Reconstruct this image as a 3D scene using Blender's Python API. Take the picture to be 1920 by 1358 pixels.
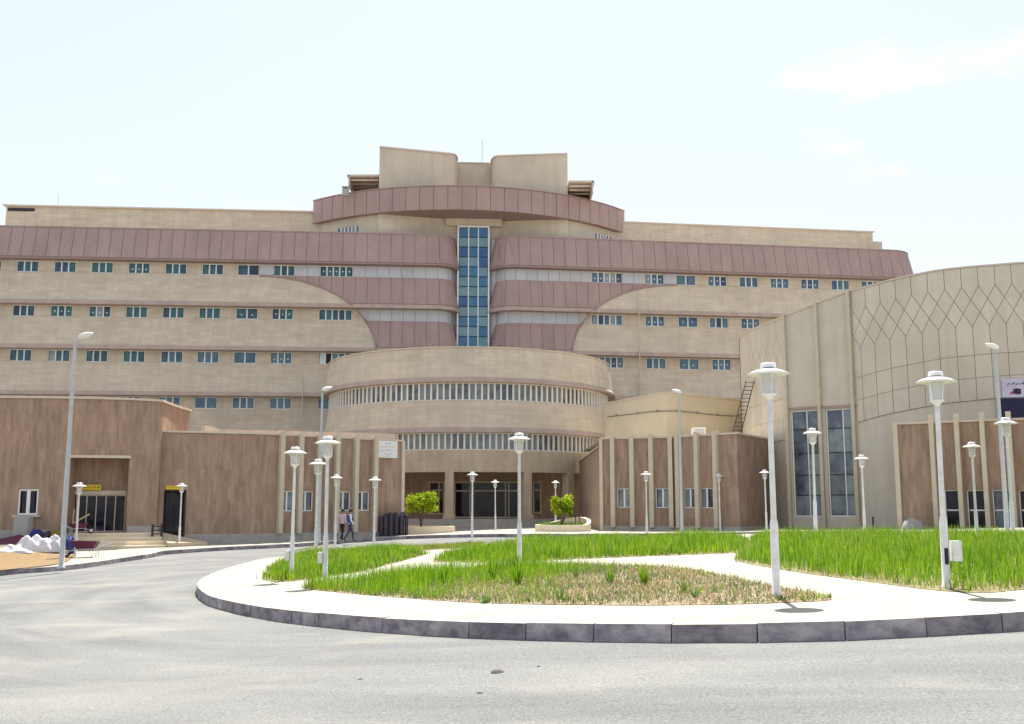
import bpy, bmesh, math, random
import numpy as np
from mathutils import Vector, Matrix
from mathutils.geometry import tessellate_polygon
random.seed(7); rng = np.random.default_rng(7)
for o in list(bpy.data.objects): bpy.data.objects.remove(o)
scene = bpy.context.scene; col = scene.collection
R = math.radians
# ------------------------------------------------------------------ camera
F = 1900.0; PITCH = math.atan(271/1900); CAM = Vector((0, 0, 1.6))
cd = bpy.data.cameras.new('camera'); cam = bpy.data.objects.new('camera', cd); col.objects.link(cam)
cd.sensor_width = 36; cd.lens = F/1920*36; cd.clip_start = .1; cd.clip_end = 3000
cam.location = CAM; cam.rotation_euler = (math.pi/2+PITCH, 0, 0); scene.camera = cam
# ------------------------------------------------------------------ world, sun, exposure
SUN_EL, SUN_AZ = R(60), R(6)
w = bpy.data.worlds.new('World'); scene.world = w; w.use_nodes = True
nt = w.node_tree; nt.nodes.clear()
def N(t, **k):
    n = nt.nodes.new(t)
    for a, b in k.items(): setattr(n, a, b)
    return n
sky = N('ShaderNodeTexSky', sky_type='NISHITA', sun_disc=False, sun_elevation=SUN_EL, sun_rotation=SUN_AZ, altitude=1300, air_density=1.0, dust_density=2.0, ozone_density=1.0)
bg = N('ShaderNodeBackground'); bg.inputs['Strength'].default_value = .122
out = N('ShaderNodeOutputWorld')
tc = N('ShaderNodeTexCoord'); sep = N('ShaderNodeSeparateXYZ')
nt.links.new(tc.outputs['Generated'], sep.inputs[0])
mx = N('ShaderNodeMath', operation='MAXIMUM'); mx.inputs[1].default_value = .06
nt.links.new(sep.outputs['Z'], mx.inputs[0])
dx = N('ShaderNodeMath', operation='DIVIDE'); dy = N('ShaderNodeMath', operation='DIVIDE')
nt.links.new(sep.outputs['X'], dx.inputs[0]); nt.links.new(mx.outputs[0], dx.inputs[1])
nt.links.new(sep.outputs['Y'], dy.inputs[0]); nt.links.new(mx.outputs[0], dy.inputs[1])
cmb = N('ShaderNodeCombineXYZ'); sh = N('ShaderNodeMath', operation='SUBTRACT'); sh.inputs[1].default_value = .50; nt.links.new(dx.outputs[0], sh.inputs[0]); nt.links.new(sh.outputs[0], cmb.inputs[0]); nt.links.new(dy.outputs[0], cmb.inputs[1]); cmb.inputs[2].default_value = 7.9
nz = N('ShaderNodeTexNoise'); nz.inputs['Scale'].default_value = 1.15; nz.inputs['Detail'].default_value = 9; nz.inputs['Roughness'].default_value = .58
nt.links.new(cmb.outputs[0], nz.inputs['Vector'])
rp = N('ShaderNodeValToRGB'); rp.color_ramp.elements[0].position = .62; rp.color_ramp.elements[1].position = .78
nt.links.new(nz.outputs['Fac'], rp.inputs[0])
veil = N('ShaderNodeMixRGB'); veil.inputs[0].default_value = .76; veil.inputs[2].default_value = (2.60, 2.66, 2.74, 1)   # thin high haze over the whole sky
nt.links.new(sky.outputs[0], veil.inputs[1])
mixc = N('ShaderNodeMixRGB'); mixc.inputs[2].default_value = (3.7, 3.6, 3.5, 1)
nt.links.new(rp.outputs[0], mixc.inputs[0]); nt.links.new(veil.outputs[0], mixc.inputs[1])
nt.links.new(mixc.outputs[0], bg.inputs[0]); nt.links.new(bg.outputs[0], out.inputs[0])
sl = bpy.data.lights.new('sun', 'SUN'); sl.energy = 4.0; sl.angle = R(.5); sl.color = (1, .95, .87)
sun = bpy.data.objects.new('sun', sl); col.objects.link(sun)
sv = Vector((math.sin(SUN_AZ)*math.cos(SUN_EL), math.cos(SUN_AZ)*math.cos(SUN_EL), math.sin(SUN_EL)))
sun.rotation_euler = sv.to_track_quat('Z', 'Y').to_euler(); sun.location = (20, 60, 90)
scene.view_settings.view_transform = 'Standard'; scene.view_settings.look = 'None'
scene.view_settings.gamma = 1; scene.view_settings.exposure = 1.48; scene.view_settings.use_curve_mapping = False
scene.render.engine = 'CYCLES'
# ------------------------------------------------------------------ geometry helpers
def ray(u, v):
    a, b = (u-960)/F, (679-v)/F
    return Vector((a, math.cos(PITCH)-b*math.sin(PITCH), math.sin(PITCH)+b*math.cos(PITCH)))
def at(u, v, Y):
    d = ray(u, v); return CAM + d*(Y/d.y)
def ss(a, b, x):
    t = min(1, max(0, (x-a)/(b-a))); return t*t*(3-2*t)
def gz(x, y):
    xx = min(40, max(-60, x))
    k = ss(8, 18, -xx); return .022*(xx-2)+.2*(math.tanh((xx+1.5)/3.5)-.76)+(.25-.05*k)*ss(45-9*k, 62-11*k, y)*(1-ss(-4, 4, xx))-.17*ss(42, 58, y)*ss(1, 10, xx)+.42*ss(20.2, 22.6, -xx)*ss(38, 50, y)
def G(u, v, off=0.0):
    """point of the ground (plus off) seen in direction u, v"""
    d = ray(u, v); lo, hi = 3.0, 200.0
    for _ in range(50):
        m = (lo+hi)/2; p = CAM+d*(m/d.y)
        if p.z > gz(p.x, p.y)+off: lo = m
        else: hi = m
    return CAM+d*(lo/d.y)
WORLD = {}
def tag(o, label=None, cat=None, group=None, kind=None):
    if label: o['label'] = label
    if cat: o['category'] = cat
    if group: o['group'] = group
    if kind: o['kind'] = kind
    return o
def empty(name, loc, label=None, cat=None, group=None, rz=0, kind=None):
    o = bpy.data.objects.new(name, None); col.objects.link(o); o.location = loc; o.rotation_euler = (0, 0, rz); o.empty_display_size = .3
    WORLD[o] = Vector(loc); tag(o, label, cat, group, kind); return o
class MB:
    def __init__(s): s.v = []; s.f = []; s.m = []; s.sm = []
    def add(s, vs, fs, m=0, smooth=False):
        b = len(s.v); s.v += [tuple(p) for p in vs]; s.f += [tuple(b+i for i in f) for f in fs]; s.m += [m]*len(fs); s.sm += [smooth]*len(fs)
    def box(s, c, size, rz=0, m=0, taper=1, rx=0):
        M = Matrix.Translation(c) @ Matrix.Rotation(rz, 4, 'Z') @ Matrix.Rotation(rx, 4, 'X'); a, b, h = [q/2 for q in size]
        vs = [M @ Vector(p) for p in [(-a,-b,-h),(a,-b,-h),(a,b,-h),(-a,b,-h),(-a*taper,-b*taper,h),(a*taper,-b*taper,h),(a*taper,b*taper,h),(-a*taper,b*taper,h)]]
        s.add(vs, [(0,3,2,1),(4,5,6,7),(0,1,5,4),(1,2,6,5),(2,3,7,6),(3,0,4,7)], m)
    def hexa(s, vs, m=0): s.add(vs, [(0,3,2,1),(4,5,6,7),(0,1,5,4),(1,2,6,5),(2,3,7,6),(3,0,4,7)], m)
    def tube(s, pts, r, n=8, m=0, caps=True):
        pts = [Vector(p) for p in pts]; rr = r if isinstance(r, (list, tuple)) else [r]*len(pts)
        vs, fs = [], []
        for i, p in enumerate(pts):
            d = (pts[min(i+1, len(pts)-1)]-pts[max(i-1, 0)]).normalized()
            a = d.cross(Vector((0, 0, 1)) if abs(d.z) < .9 else Vector((1, 0, 0))).normalized(); b = d.cross(a)
            for k in range(n):
                t = 2*math.pi*k/n; vs.append(p+a*math.cos(t)*rr[i]+b*math.sin(t)*rr[i])
        for i in range(len(pts)-1):
            for k in range(n): fs.append((i*n+k, i*n+(k+1) % n, (i+1)*n+(k+1) % n, (i+1)*n+k))
        s.add(vs, fs, m, n > 5)
        if caps: s.add(vs[:n], [tuple(range(n))], m); s.add(vs[-n:], [tuple(range(n))], m)
    def lathe(s, prof, n=16, m=0, c=(0, 0, 0), smooth=True):
        vs, fs = [], []
        for r, z in prof:
            for k in range(n):
                t = 2*math.pi*k/n; vs.append((c[0]+r*math.cos(t), c[1]+r*math.sin(t), c[2]+z))
        for i in range(len(prof)-1):
            for k in range(n): fs.append((i*n+k, i*n+(k+1) % n, (i+1)*n+(k+1) % n, (i+1)*n+k))
        s.add(vs, fs, m, smooth)
    def mesh(s, name, mats, off=Vector((0, 0, 0))):
        me = bpy.data.meshes.new(name)
        me.from_pydata([(x-off[0], y-off[1], z-off[2]) for x, y, z in s.v], [], s.f)
        for q in (mats if isinstance(mats, (list, tuple)) else [mats]): me.materials.append(q)
        me.polygons.foreach_set('material_index', s.m); me.polygons.foreach_set('use_smooth', s.sm); me.update(); return me
    def obj(s, name, mats, parent=None, local=False, **kw):
        """vertices are world coordinates unless local; the origin goes to the box centre (children) or the base"""
        if local: c = Vector((0, 0, 0))
        else:
            a = np.array(s.v); lo, hi = a.min(0), a.max(0); c = Vector((lo+hi)/2)
            if parent is None: c.z = float(lo[2])
        o = bpy.data.objects.new(name, s.mesh(name, mats, c)); col.objects.link(o)
        if parent is not None:
            o.parent = parent; o.location = c-(WORLD[parent] if not local else Vector((0, 0, 0)))
        else: o.location = c
        WORLD[o] = c.copy(); tag(o, **kw); return o
def place(name, me, parent, wpos, rz=0, scale=None):
    o = bpy.data.objects.new(name, me); col.objects.link(o); o.parent = parent
    o.location = Vector(wpos)-WORLD[parent]; o.rotation_euler = (0, 0, rz)
    if scale: o.scale = scale
    WORLD[o] = Vector(wpos); return o
class Path:
    """plan line walked from left to right; positive offsets point to its right (towards the viewer)"""
    def __init__(s, pts):
        s.p = [Vector((q[0], q[1])) for q in pts]; s.s = [0]
        for a, b in zip(s.p, s.p[1:]): s.s.append(s.s[-1]+(b-a).length)
        s.L = s.s[-1]; nn = [Vector(((b-a).y, -(b-a).x)).normalized() for a, b in zip(s.p, s.p[1:])]
        s.n = []
        for i in range(len(s.p)):
            a, b = nn[max(i-1, 0)], nn[min(i, len(nn)-1)]; q = (a+b).normalized(); s.n.append(q/max(.4, q.dot(b)))
    def seg(s, t):
        for i in range(len(s.s)-2):
            if t < s.s[i+1]: return i
        return len(s.s)-2
    def xy(s, t, off=0):
        i = s.seg(t); k = (t-s.s[i])/(s.s[i+1]-s.s[i]); return s.p[i].lerp(s.p[i+1], k)+s.n[i].lerp(s.n[i+1], min(1, max(0, k)))*off
    def pos(s, t, off, z): q = s.xy(t, off); return Vector((q.x, q.y, z))
    def ang(s, t): i = s.seg(t); d = s.p[i+1]-s.p[i]; return math.atan2(d.y, d.x)
    def shift(s, off): return Path([p+n*off for p, n in zip(s.p, s.n)])
    def breaks(s, a, b, step=None):
        r = {round(a, 4), round(b, 4)} | {round(q, 4) for q in s.s if a < q < b}
        if step:
            n = max(1, int((b-a)/step+.5)); r |= {round(a+(b-a)*i/n, 4) for i in range(n+1)}
        r = sorted(r); o = [r[0]]
        for q in r[1:]:
            if q-o[-1] > .004: o.append(q)
        return o
    def hit(s, u, v, off=0):
        d = ray(u, v); k = d.x/d.y; P = s.shift(off) if off else s; best = None
        for i, (a, b) in enumerate(zip(P.p, P.p[1:])):
            e = b-a; den = e.x-k*e.y
            if abs(den) < 1e-9: continue
            t = (k*a.y-a.x)/den
            lo = -9 if i == 0 else -1e-6; hi = 9 if i == len(P.p)-2 else 1+1e-6
            if lo <= t <= hi:
                Y = a.y+e.y*t
                if Y > 1 and (best is None or Y < best[0]): best = (Y, s.s[i]+t*(s.s[i+1]-s.s[i]))
        if best is None: raise ValueError('no hit %s %s' % (u, v))
        return best[1], 1.6+d.z/d.y*best[0]
    def sz(s, u, v, off=0): return s.hit(u, v, off)
def sweep(mb, P, a, b, prof, step=None, m=0, caps=True, smooth=False):
    st = P.breaks(a, b, step); n = len(prof); vs = [P.pos(t, o, z) for t in st for o, z in prof]; fs = []
    for i in range(len(st)-1):
        for k in range(n): fs.append((i*n+k, i*n+(k+1) % n, (i+1)*n+(k+1) % n, (i+1)*n+k))
    mb.add(vs, fs, m, smooth)
    if caps: mb.add(vs[:n], [tuple(range(n))], m); mb.add(vs[-n:], [tuple(range(n))], m)
def wall(mb, P, a, b, z0, z1, opens=(), rev=.25, m=0, mr=0):
    st = set(P.breaks(a, b)); zs = {z0, z1}
    for o in opens: st |= {round(o[0], 4), round(o[1], 4)}; zs |= {round(o[2], 4), round(o[3], 4)}
    st, zs = sorted(st), sorted(zs)
    for i in range(len(st)-1):
        for j in range(len(zs)-1):
            cs, cz = (st[i]+st[i+1])/2, (zs[j]+zs[j+1])/2
            if any(o[0] < cs < o[1] and o[2] < cz < o[3] for o in opens): continue
            mb.add([P.pos(st[i], 0, zs[j]), P.pos(st[i+1], 0, zs[j]), P.pos(st[i+1], 0, zs[j+1]), P.pos(st[i], 0, zs[j+1])], [(0, 1, 2, 3)], m)
    for o in opens:
        d = o[4] if len(o) > 4 else rev; s0, s1, a0, a1 = o[:4]
        c = [P.pos(s0, 0, a0), P.pos(s1, 0, a0), P.pos(s1, 0, a1), P.pos(s0, 0, a1)]; e = [P.pos(s0, -d, a0), P.pos(s1, -d, a0), P.pos(s1, -d, a1), P.pos(s0, -d, a1)]
        mb.add(c+e, [(0, 1, 5, 4), (1, 2, 6, 5), (2, 3, 7, 6), (3, 0, 4, 7)], mr)
def body(mb, P, a, b, depth, z0, z1, m=0, front=False):
    """the rest of a block behind a front line: ends, back and roof"""
    st = P.breaks(a, b); f = [P.xy(t) for t in st]; k = [P.xy(t, -depth) for t in st]
    ring = f+k[::-1]; n = len(ring)
    mb.add([(q.x, q.y, z1) for q in ring], [tuple(range(n))], m)
    for i in range(0 if front else len(f)-1, n):
        p, q = ring[i], ring[(i+1) % n]; mb.add([(p.x, p.y, z0), (q.x, q.y, z0), (q.x, q.y, z1), (p.x, p.y, z1)], [(0, 1, 2, 3)], m)
def arc(c, r, a0, a1, n): return [(c[0]+r*math.cos(R(a0+(a1-a0)*i/n)), c[1]+r*math.sin(R(a0+(a1-a0)*i/n))) for i in range(n+1)]
def catmull(pts, n=8, closed=True):
    o = []; L = len(pts)
    for i in range(L if closed else L-1):
        g = (lambda k: Vector(pts[k % L])) if closed else (lambda k: Vector(pts[min(L-1, max(0, k))]))
        p0, p1, p2, p3 = g(i-1), g(i), g(i+1), g(i+2)
        for k in range(n):
            t = k/n; o.append(.5*((2*p1)+(p2-p0)*t+(2*p0-5*p1+4*p2-p3)*t*t+(3*p1-p0-3*p2+p3)*t**3))
    if not closed: o.append(Vector(pts[-1]))
    return o
# ------------------------------------------------------------------ materials
def mat(name, c, rough=.8, c2=None, nscale=2.0, stretch=(1, 1, 1), spec=.3, bump=0.0, bscale=40, rnd=0.0, metal=0, course=None, detail=5, c3=None, lo=.35, hi=.65, streak=0.0, plan=None):
    m = bpy.data.materials.new(name); m.use_nodes = True; t = m.node_tree; b = t.nodes['Principled BSDF']
    b.inputs['Roughness'].default_value = rough; b.inputs['Specular IOR Level'].default_value = spec; b.inputs['Metallic'].default_value = metal
    nn = lambda k: t.nodes.new(k); L = t.links.new
    geo = nn('ShaderNodeNewGeometry'); mp = nn('ShaderNodeMapping'); mp.inputs['Scale'].default_value = stretch; L(geo.outputs['Position'], mp.inputs[0])
    last = None
    if c2:
        n = nn('ShaderNodeTexNoise'); n.inputs['Scale'].default_value = nscale; n.inputs['Detail'].default_value = detail; n.inputs['Roughness'].default_value = .65; L(mp.outputs[0], n.inputs['Vector'])
        r = nn('ShaderNodeValToRGB'); e = r.color_ramp.elements; e[0].position = lo; e[1].position = hi; e[0].color = (*c, 1); e[1].color = (*c2, 1)
        if c3: q = e.new((lo+hi)/2); q.color = (*c3, 1)
        L(n.outputs['Fac'], r.inputs[0]); last = r.outputs[0]
    else:
        q = nn('ShaderNodeRGB'); q.outputs[0].default_value = (*c, 1); last = q.outputs[0]
    if rnd:
        oi = nn('ShaderNodeObjectInfo'); h = nn('ShaderNodeHueSaturation'); mr = nn('ShaderNodeMapRange'); mr.inputs[3].default_value = 1-rnd; mr.inputs[4].default_value = 1+rnd
        L(oi.outputs['Random'], mr.inputs[0]); L(mr.outputs[0], h.inputs['Value']); L(last, h.inputs['Color']); last = h.outputs[0]
    bn = None
    if course:
        sx = nn('ShaderNodeSeparateXYZ'); L(geo.outputs['Position'], sx.inputs[0]); cb = nn('ShaderNodeCombineXYZ'); L(sx.outputs['X'], cb.inputs[0]); L(sx.outputs['Z'], cb.inputs[1])
        bt = nn('ShaderNodeTexBrick'); bt.inputs['Scale'].default_value = 1; bt.inputs['Brick Width'].default_value = course[0]; bt.inputs['Row Height'].default_value = course[1]; bt.inputs['Mortar Size'].default_value = course[2]; bt.inputs['Mortar Smooth'].default_value = .2
        v1_, v2_ = course[4:6] if len(course) > 4 else (.92, 1.04); bt.inputs['Color1'].default_value = (v1_, v1_, v1_, 1); bt.inputs['Color2'].default_value = (v2_, v2_, v2_, 1); bt.inputs['Mortar'].default_value = (course[3],)*3+(1,)
        L(cb.outputs[0], bt.inputs['Vector']); mm = nn('ShaderNodeMixRGB'); mm.blend_type = 'MULTIPLY'; mm.inputs[0].default_value = 1; L(last, mm.inputs[1]); L(bt.outputs['Color'], mm.inputs[2]); last = mm.outputs[0]
    if streak:
        ms = nn('ShaderNodeMapping'); ms.inputs['Scale'].default_value = (1.7, 1.7, .10); L(geo.outputs['Position'], ms.inputs[0]); n3 = nn('ShaderNodeTexNoise'); n3.inputs['Scale'].default_value = 1.0; n3.inputs['Detail'].default_value = 7; n3.inputs['Roughness'].default_value = .7; L(ms.outputs[0], n3.inputs['Vector'])
        r3 = nn('ShaderNodeValToRGB'); e3 = r3.color_ramp.elements; e3[0].position = .36; e3[1].position = .64; e3[0].color = (1-streak,)*3+(1,); e3[1].color = (1+streak*.5,)*3+(1,); L(n3.outputs['Fac'], r3.inputs[0])
        m3 = nn('ShaderNodeMixRGB'); m3.blend_type = 'MULTIPLY'; m3.inputs[0].default_value = 1; L(last, m3.inputs[1]); L(r3.outputs[0], m3.inputs[2]); last = m3.outputs[0]
    if plan:
        b4 = nn('ShaderNodeTexBrick'); b4.offset = 0; b4.inputs['Scale'].default_value = 1; b4.inputs['Brick Width'].default_value = plan; b4.inputs['Row Height'].default_value = plan; b4.inputs['Mortar Size'].default_value = .006; b4.inputs['Color1'].default_value = (.93, .93, .93, 1); b4.inputs['Color2'].default_value = (1.05, 1.05, 1.05, 1); b4.inputs['Mortar'].default_value = (.78, .76, .72, 1)
        L(geo.outputs['Position'], b4.inputs['Vector']); m4 = nn('ShaderNodeMixRGB'); m4.blend_type = 'MULTIPLY'; m4.inputs[0].default_value = 1; L(last, m4.inputs[1]); L(b4.outputs['Color'], m4.inputs[2]); last = m4.outputs[0]
    if bump:
        n2 = nn('ShaderNodeTexNoise'); n2.inputs['Scale'].default_value = bscale; n2.inputs['Detail'].default_value = 4; L(mp.outputs[0], n2.inputs['Vector'])
        bp = nn('ShaderNodeBump'); bp.inputs['Strength'].default_value = bump; bp.inputs['Distance'].default_value = .03; L(n2.outputs['Fac'], bp.inputs['Height']); L(bp.outputs[0], b.inputs['Normal'])
    L(last, b.inputs['Base Color']); return m
def leafmat(name, ca, cb, trans=.45):
    m = bpy.data.materials.new(name); m.use_nodes = True; t = m.node_tree; t.nodes.clear(); nn = t.nodes.new; L = t.links.new
    g = nn('ShaderNodeNewGeometry'); r = nn('ShaderNodeValToRGB'); r.color_ramp.elements[0].color = (*ca, 1); r.color_ramp.elements[1].color = (*cb, 1); L(g.outputs['Random Per Island'], r.inputs[0])
    pn = nn('ShaderNodeTexNoise'); pn.inputs['Scale'].default_value = 1.1; pn.inputs['Detail'].default_value = 5; L(g.outputs['Position'], pn.inputs['Vector'])
    pr = nn('ShaderNodeValToRGB'); pr.color_ramp.elements[0].position = .38; pr.color_ramp.elements[1].position = .64; pr.color_ramp.elements[0].color = (.72, .80, .95, 1); pr.color_ramp.elements[1].color = (1.25, 1.08, 1.0, 1); L(pn.outputs['Fac'], pr.inputs[0])
    pm = nn('ShaderNodeMixRGB'); pm.blend_type = 'MULTIPLY'; pm.inputs[0].default_value = 1; L(r.outputs[0], pm.inputs[1]); L(pr.outputs[0], pm.inputs[2]); r = pm
    d = nn('ShaderNodeBsdfDiffuse'); tr = nn('ShaderNodeBsdfTranslucent'); mx = nn('ShaderNodeMixShader'); mx.inputs[0].default_value = trans; o = nn('ShaderNodeOutputMaterial')
    L(r.outputs[0], d.inputs[0]); L(r.outputs[0], tr.inputs[0]); L(d.outputs[0], mx.inputs[1]); L(tr.outputs[0], mx.inputs[2]); L(mx.outputs[0], o.inputs[0]); return m
def glass(name, cols, rough=.08, spec=.6):
    m = bpy.data.materials.new(name); m.use_nodes = True; t = m.node_tree; b = t.nodes['Principled BSDF']; nn = t.nodes.new; L = t.links.new
    oi = nn('ShaderNodeObjectInfo'); r = nn('ShaderNodeValToRGB'); r.color_ramp.interpolation = 'LINEAR'
    e = r.color_ramp.elements; e[0].color = (*cols[0], 1); e[1].color = (*cols[-1], 1)
    for i, c in enumerate(cols[1:-1]): q = e.new((i+1)/(len(cols)-1)); q.color = (*c, 1)
    g = nn('ShaderNodeNewGeometry'); n = nn('ShaderNodeTexNoise'); n.inputs['Scale'].default_value = 1.3; n.inputs['Detail'].default_value = 3; L(g.outputs['Position'], n.inputs['Vector'])
    mr = nn('ShaderNodeMapRange'); mr.inputs[1].default_value = .3; mr.inputs[2].default_value = .7; mr.inputs[3].default_value = -.25; mr.inputs[4].default_value = .25; L(n.outputs['Fac'], mr.inputs[0])
    ad = nn('ShaderNodeMath'); ad.operation = 'ADD'; ad.use_clamp = True; L(oi.outputs['Random'], ad.inputs[0]); L(mr.outputs[0], ad.inputs[1]); L(ad.outputs[0], r.inputs[0])
    L(r.outputs[0], b.inputs['Base Color']); b.inputs['Roughness'].default_value = rough; b.inputs['Specular IOR Level'].default_value = spec; return m
M = {}
M['beige'] = mat('beige_stone', (.54, .455, .355), .85, (.61, .525, .418), .5, (1, 1, 2.2), course=(1.1, .30, .018, .88), bump=.15, streak=.09)
M['beige_smooth'] = mat('beige_render', (.54, .465, .365), .85, (.60, .525, .42), .6, bump=.1, streak=.08)
M['hall'] = mat('hall_stone', (.55, .495, .40), .85, (.61, .55, .45), .7, rnd=.045, bump=.12, streak=.06)
M['yellow'] = mat('cream_render', (.55, .47, .34), .9, (.61, .53, .395), .4, bump=.1)
M['mauve'] = mat('mauve_metal', (.345, .235, .215), .55, (.39, .272, .25), .35, rnd=.035, spec=.35, streak=.08)
M['ledge'] = mat('ledge_stone', (.40, .30, .255), .7, (.46, .355, .305), 1.0, streak=.1)
M['mauve_dark'] = mat('mauve_joint', (.305, .208, .19), .7)
M['infill'] = mat('grey_infill', (.47, .475, .50), .5, (.52, .52, .54), .4, rnd=.04)
M['trav'] = mat('brown_travertine', (.235, .148, .108), .75, (.43, .31, .23), 1.6, (2.7, 2.7, .48), c3=(.335, .225, .158), detail=10, lo=.26, hi=.74, course=(.31, .9, .004, .93, .90, 1.07), bump=.2)
M['travlight'] = mat('light_travertine', (.43, .34, .235), .75, (.53, .435, .32), 1.2, (2.2, 2.2, .5), course=(.6, .8, .010, .9), detail=8, bump=.2)
M['coping'] = mat('coping_stone', (.55, .46, .37), .8, (.62, .53, .43), 2)
M['pillar'] = mat('cream_pillar', (.52, .45, .33), .8, (.58, .51, .38), 2)
M['plinth'] = mat('grey_plinth', (.33, .31, .28), .85, (.40, .375, .335), 3, bump=.2)
M['white'] = mat('white_pvc', (.78, .77, .74), .4, spec=.4)
M['cream_frame'] = mat('cream_frame', (.76, .72, .65), .5)
M['lampwhite'] = mat('lamp_enamel', (.80, .80, .79), .35, (.74, .74, .72), 5, spec=.5)
M['lampgrey'] = mat('lamp_pole_paint', (.74, .74, .73), .45, (.60, .60, .57), 6, spec=.4, streak=.12)
M['galv'] = mat('galvanised_steel', (.42, .44, .44), .45, (.50, .52, .52), 6, metal=.2, spec=.5)
M['dark'] = mat('dark_interior', (.018, .012, .02), .6)
M['darkmetal'] = mat('dark_metal', (.035, .03, .04), .5)
M['glassteal'] = glass('teal_glass', [(.002, .010, .045), (.004, .075, .09), (.012, .12, .13), (.004, .03, .085), (.02, .105, .12)])
M['glassblue'] = glass('blue_glass', [(.012, .025, .09), (.04, .12, .19), (.08, .16, .21), (.03, .07, .17)])
M['glasstower'] = glass('tower_glass', [(.03, .13, .25), (.05, .20, .29), (.10, .22, .30), (.015, .09, .24), (.12, .24, .27)], .12)
M['navyrail'] = mat('rail_blue', (.02, .06, .14), .5)
M['towerblue'] = glass('tower_blue', [(.01, .07, .22), (.03, .15, .27), (.015, .11, .25)], .1)
M['towergrey'] = glass('tower_grey', [(.09, .22, .27), (.15, .27, .30), (.11, .22, .30)], .15)
M['glassgrey'] = glass('grey_glass', [(.045, .055, .08), (.14, .175, .20), (.21, .25, .25), (.075, .08, .125)])
M['glassdark'] = glass('dark_glass', [(.006, .005, .012), (.02, .016, .03), (.012, .012, .03)], .05, .25)
M['blind'] = glass('blind_glass', [(.16, .20, .22), (.26, .30, .30), (.20, .25, .27)], .15)
M['sticker'] = mat('white_sticker', (.62, .68, .70), .6)
M['road'] = None; M['stonedark'] = mat('dark_stone', (.07, .065, .06), .9); M['plantwall'] = mat('planter_stone', (.70, .60, .43), .85, (.76, .66, .50), 3)
M['paving'] = mat('pale_paving', (.295, .277, .225), .9, (.36, .34, .283), 1.3, bump=.2, bscale=25, plan=.4)
M['kerb'] = mat('kerb_concrete', (.14, .12, .145), .9, (.37, .335, .34), 2.6, (1, 1, 1.6), rnd=.2, bump=.4, bscale=18)
M['kerbtop'] = mat('kerb_top', (.33, .305, .28), .9, (.42, .39, .34), 3, bump=.2)
M['soil'] = mat('brown_soil', (.15, .095, .045), .95, (.25, .165, .08), 5, bump=.7, bscale=14)
M['straw'] = mat('dry_bed', (.13, .095, .055), .95, (.36, .29, .19), 9, c3=(.24, .19, .115), bump=.9, bscale=22, detail=9)
M['grassbase'] = mat('grass_ground', (.12, .10, .04), .95, (.24, .20, .10), 4)
M['grass'] = leafmat('grass_blade', (.06, .20, .008), (.27, .43, .025), .5)
M['seed'] = leafmat('seed_stalk', (.30, .36, .08), (.48, .46, .20), .4)
M['grass2'] = leafmat('grass_strip', (.16, .23, .03), (.30, .34, .08), .45)
M['drygrass'] = leafmat('dry_blade', (.21, .16, .085), (.38, .31, .19), .4)
M['weed'] = leafmat('weed_leaf', (.06, .16, .03), (.20, .32, .07), .45)
M['shrub'] = leafmat('shrub_leaf', (.16, .28, .012), (.42, .50, .04), .5)
M['flower'] = mat('white_flower', (.75, .75, .62), .8)
M['bark'] = mat('bark', (.10, .075, .055), .9, (.16, .12, .09), 8, bump=.5)
M['tarp'] = mat('white_sheet', (.50, .49, .52), .6, (.60, .585, .60), 3, bump=.2, bscale=6)
M['greytarp'] = mat('grey_sheet', (.27, .265, .25), .7, (.36, .35, .32), 4, bump=.3, bscale=9)
M['yellowsign'] = mat('yellow_sign', (.70, .50, .015), .5)
M['ink'] = mat('dark_ink', (.05, .03, .05), .7); M['orange'] = mat('orange_ink', (.75, .36, .08), .7); M['greyink'] = mat('grey_ink', (.33, .36, .42), .7)
M['signwhite'] = mat('white_board', (.74, .75, .74), .5); M['lilac'] = mat('lilac_banner', (.50, .46, .62), .6, (.62, .60, .70), 2); M['navy'] = mat('navy_panel', (.012, .010, .05), .35)
M['red'] = mat('red_print', (.45, .05, .12), .6)
M['skin'] = mat('skin', (.33, .19, .13), .6); M['hair'] = mat('hair', (.02, .015, .012), .6)
M['pinkshirt'] = mat('pale_pink_shirt', (.50, .40, .44), .8); M['blue'] = mat('blue_vest', (.02, .055, .22), .7); M['blackcloth'] = mat('dark_trousers', (.02, .018, .03), .8); M['whiteshirt'] = mat('white_shirt', (.68, .70, .74), .8); M['jeans'] = mat('jeans', (.035, .04, .11), .8)
M['bluebag'] = mat('blue_bag', (.02, .03, .15), .6); M['maroon'] = mat('maroon_paint', (.10, .02, .05), .6); M['cabinet'] = mat('grey_cabinet', (.36, .36, .34), .6); M['rubber'] = mat('rubber', (.02, .02, .02), .8); M['wood'] = mat('timber', (.42, .33, .20), .8, (.5, .4, .26), 6, (1, 1, 6)); M['ochre'] = mat('ochre_barrel', (.20, .13, .02), .6)
M['roll'] = mat('black_roll', (.022, .016, .03), .45, (.05, .04, .065), 6, spec=.4, rnd=.3)
M['lampglass'] = bpy.data.materials.new('lamp_glass'); M['lampglass'].use_nodes = True
_b = M['lampglass'].node_tree.nodes['Principled BSDF']; _b.inputs['Base Color'].default_value = (.86, .88, .86, 1); _b.inputs['Roughness'].default_value = .25; _b.inputs['Transmission Weight'].default_value = .65; _b.inputs['IOR'].default_value = 1.12
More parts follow.
